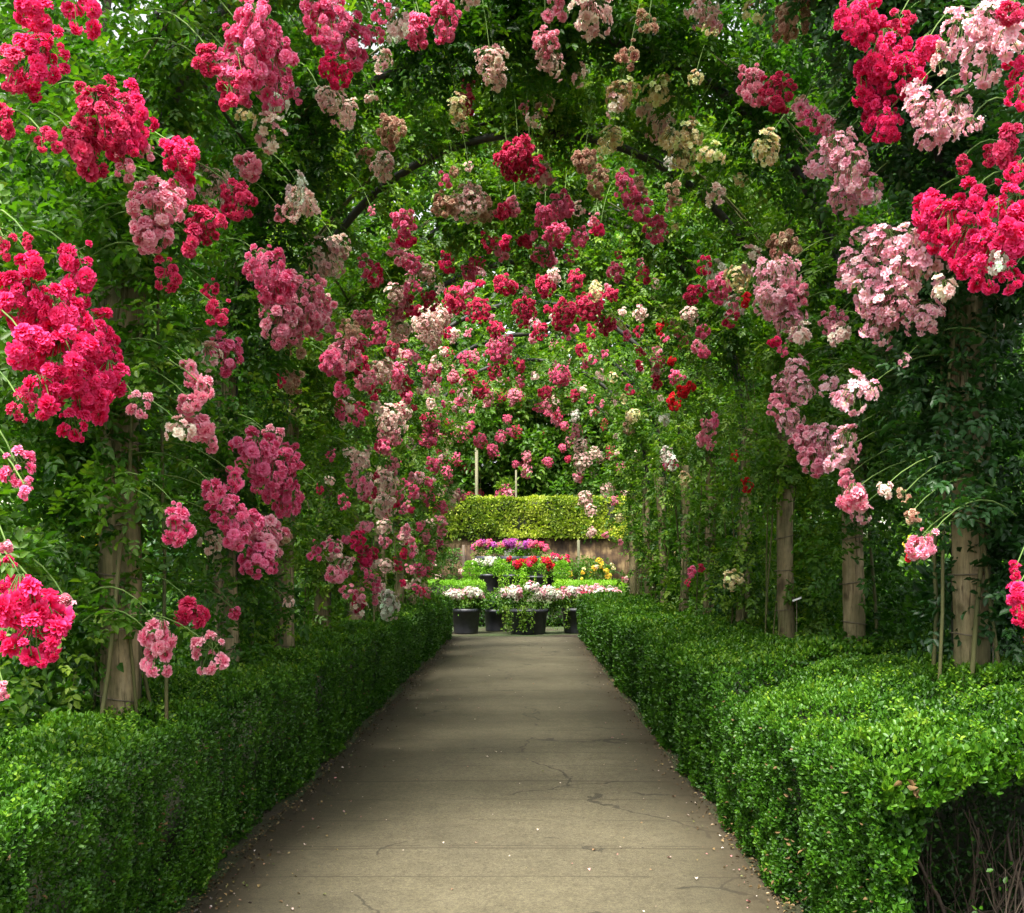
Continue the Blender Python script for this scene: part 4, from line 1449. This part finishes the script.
def clipped_block(px0, px1, Y, depth, h, label, mat=M_CLIP, name='low_hedge', L=.05, z0=None, dens=900, roots=0.0):
    x0, x1 = (px0 - CX) * Y / F, (px1 - CX) * Y / F
    z0 = gz(Y) if z0 is None else z0
    t = thing(name, label, 'hedge', ((x0 + x1) / 2, Y, z0))
    lv = Leaves()
    w = (x1 - x0) / 2
    for ax, area in (('f', 2 * w * h), ('t', 2 * w * depth), ('l', depth * h), ('r', depth * h)):
        n = int(area * dens) + 30
        u, v = RNG.random(n), RNG.random(n)
        if ax == 'f':
            P, N = np.stack([-w + 2 * w * u, np.zeros(n), v * h], 1), [0, -1.0, 0]
        elif ax == 't':
            P, N = np.stack([-w + 2 * w * u, v * depth, np.full(n, h)], 1), [0, 0, 1.0]
        else:
            s = -1 if ax == 'l' else 1
            P, N = np.stack([np.full(n, s * w), u * depth, v * h], 1), [s * 1.0, 0, 0]
        N = np.tile(N, (n, 1))
        P = P + N * (RNG.normal(0, .03, n) + 2.2 * L * (vnoise((P + [x0, Y, 0]) * .22 / L, 14) - .5))[:, None]
        rnd = np.clip(.42 + .8 * (vnoise((P + [x0, Y, 0]) * np.array([1.1, 1, .5]), 4) - .5) + RNG.normal(0, .15, n) + (.15 if ax == 't' else 0), 0, 1)
        lv.add(P, N * .4 + [0, 0, .5] + RNG.normal(0, .6, (n, 3)), N + RNG.normal(0, .5, (n, 3)), L, L * .6, rnd)
    lv.build('foliage', mat, t)
    g = Geo()
    g.box((-w + .07, .07, .05 if roots else 0), (w - .07, depth - .07, h - .08))
    if roots:                                # stems behind the wall, down to the bed
        g.box((-w + .07, .75, -roots), (w - .07, depth - .09, .047))
    g.build('dark_core', M_CORE, t, smooth=False)
    return t


clipped_block(420, 481, 33.5, 2.4, .66, 'bright green low clipped hedge block on the terrace, red-rose side')
clipped_block(557, 625, 33.5, 2.4, .66, 'bright green low clipped hedge block on the terrace, pale-rose side')
clipped_block(478, 506, 31, 1.8, .42, 'small bright hedge behind the pale geraniums of the path end')
clipped_block(395, 660, 49.8, 2.4, 1.78, 'tall yellow-green clipped hedge rising behind the brown wall and hanging over it', M_GOLD, 'golden_hedge', .15, z0=2.74, dens=360, roots=2.2)
clipped_block(446, 606, 27.3, .9, .5, 'dark low hedge in the shade right behind the black tubs', M_BUSH, 'low_hedge', .06, dens=700)


def topiary(px, label):
    Y = 36.4
    X = (px - CX) * Y / F
    t = thing('tiered_topiary', label, 'topiary', (X, Y, gz(Y)), 'tiered topiaries on the terrace')
    g = Geo()
    g.tube([(0, 0, 0), (0, 0, 1.0)], .04, 8)
    g.build('stem', M_BARK, t)
    for i, (z, r) in enumerate(((.62, .26), (.8, .27), (.98, .25), (1.13, .19))):
        lv = Leaves()
        n = 520
        u = unit(RNG.normal(0, 1, (n, 3)))
        P = u * np.array([r, r, .085]) + [0, 0, z]
        lv.add(P, u + RNG.normal(0, .5, (n, 3)), u + RNG.normal(0, .4, (n, 3)), .05, .03, np.clip(RNG.normal(.55, .18, n), 0, 1))
        lv.build('tier', M_CLIP, t)


topiary(471, 'tiered clipped topiary at the corner of the low hedge, red-rose side')
topiary(562, 'tiered clipped topiary at the corner of the low hedge, pale-rose side')
shrub((592 - CX) * 37.5 / F, 37.5, 1.25, .75, 'yellow rose bush behind the low hedge block', M_BRIGHT, .08, z0=gz(37.5), flowers='GGY', fl_n=17, fl_r=.085, group=None, name='rose_bush', cat='rose')
shrub((437 - CX) * 37.5 / F, 37.8, 1.7, .8, 'loose green bush with few orange blooms behind the low hedge', M_BUSH, .08, z0=gz(37.5), flowers='FYS', fl_n=6, fl_r=.1, group=None, name='rose_bush', cat='rose')

# wall
g = Geo()
g.box((-9.5, 50, .3), (9.5, 50.4, 2.78))
t = thing('garden_wall', 'stained brown plastered wall under the yellow-green hedge', 'wall', (0, 0, 0))
g.build('masonry', wall_material(), t, smooth=False)
g = Geo()
g.box((-9.6, 49.96, 2.783), (9.6, 50.44, 2.88))
g.build('coping', simple_mat('coping_stone', [(.3, (.1, .08, .05)), (.7, (.24, .19, .12))], 4), t, smooth=False)
g = Geo()
g.box((-.85, 49.93, 1.5), (.3, 49.985, 2.62))
g.build('panel', simple_mat('grey_panel', [(.3, (.16, .15, .14)), (.7, (.3, .28, .25))], 4), t, smooth=False)

# poles and rambling roses behind the hedge
for px, top, Y, lab in ((476.5, 448, 53.5, 'pale wooden pole in front of the far pink ramblers, the thicker one'), (516, 470, 53.2, 'slim pale pole near the middle of the far ramblers'),
                        (578.5, 540, 38.6, 'short pale stake among the yellow roses'), (463.5, 545, 38.9, 'short dark stake beside the topiary')):
    b = unproj(px, top, Y)
    g = Geo()
    r = .08 if top == 448 else .045 if Y > 50 else .05
    g.tube([(0, 0, 0), (0.01, 0, (b[2] - .6) / 2), (0, 0, b[2] - .6)], r, 10)
    o = g.build('garden_pole', M_POLE if top != 545 else M_BARK)
    o.location = (b[0], Y, .6)
    tag(o, lab, 'pole', 'poles in the far garden')
for px, h, r, fl, lab in ((432, 10.0, 2.2, 'HPR', 'rambling rose behind the far hedge, at the red-rose side'), (482, 12.0, 2.2, 'HPR', 'rambling rose with pink clusters behind the thicker pale pole'),
                          (538, 12.5, 2.2, 'HPRH', 'rambling rose with round hot pink heads straight ahead behind the hedge'), (590, 11.5, 2.2, 'FPR', 'rambling rose behind the far hedge, at the pale-rose side'),
                          (636, 10.0, 2.2, 'PF', 'outermost rambling rose behind the far hedge')):
    shrub((px - CX) * 56 / F, 56, h, r, lab, M_BRIGHT, .27, nclump=120, per=110, z0=.6, flowers=fl, fl_n=34, fl_r=.26, group='rambling roses behind the far hedge', name='rambling_rose', cat='rose')

# white plant tags on wire stakes
for px, py, Y, lab in ((797, 599, 8.7, 'small white plant tag at the foot of the third pale-rose post'), (994, 594, 5.3, 'small white plant tag beside the nearest pale-rose post')):
    p = unproj(px, py, Y)
    t = thing('plant_tag', lab, 'plant tag', (p[0], Y, 0))
    g = Geo()
    g.tube([(0, .01, 0), (0, .01, p[2])], .003, 5)
    g.build('stake', M_WIRE, t)
    g = Geo()
    g.add(np.array([(-.035, -.004, p[2] - .022), (.035, -.004, p[2] + .004), (.035, .004, p[2] + .018), (-.035, .004, p[2] - .008),
                    (-.035, 0.0, p[2] - .024), (.035, 0.0, p[2] + .002), (.035, .008, p[2] + .016), (-.035, .008, p[2] - .010)]),
          [(0, 1, 2, 3), (7, 6, 5, 4), (0, 4, 5, 1), (1, 5, 6, 2), (2, 6, 7, 3), (3, 7, 4, 0)])
    g.build('plate', M_TAG, t, smooth=False)
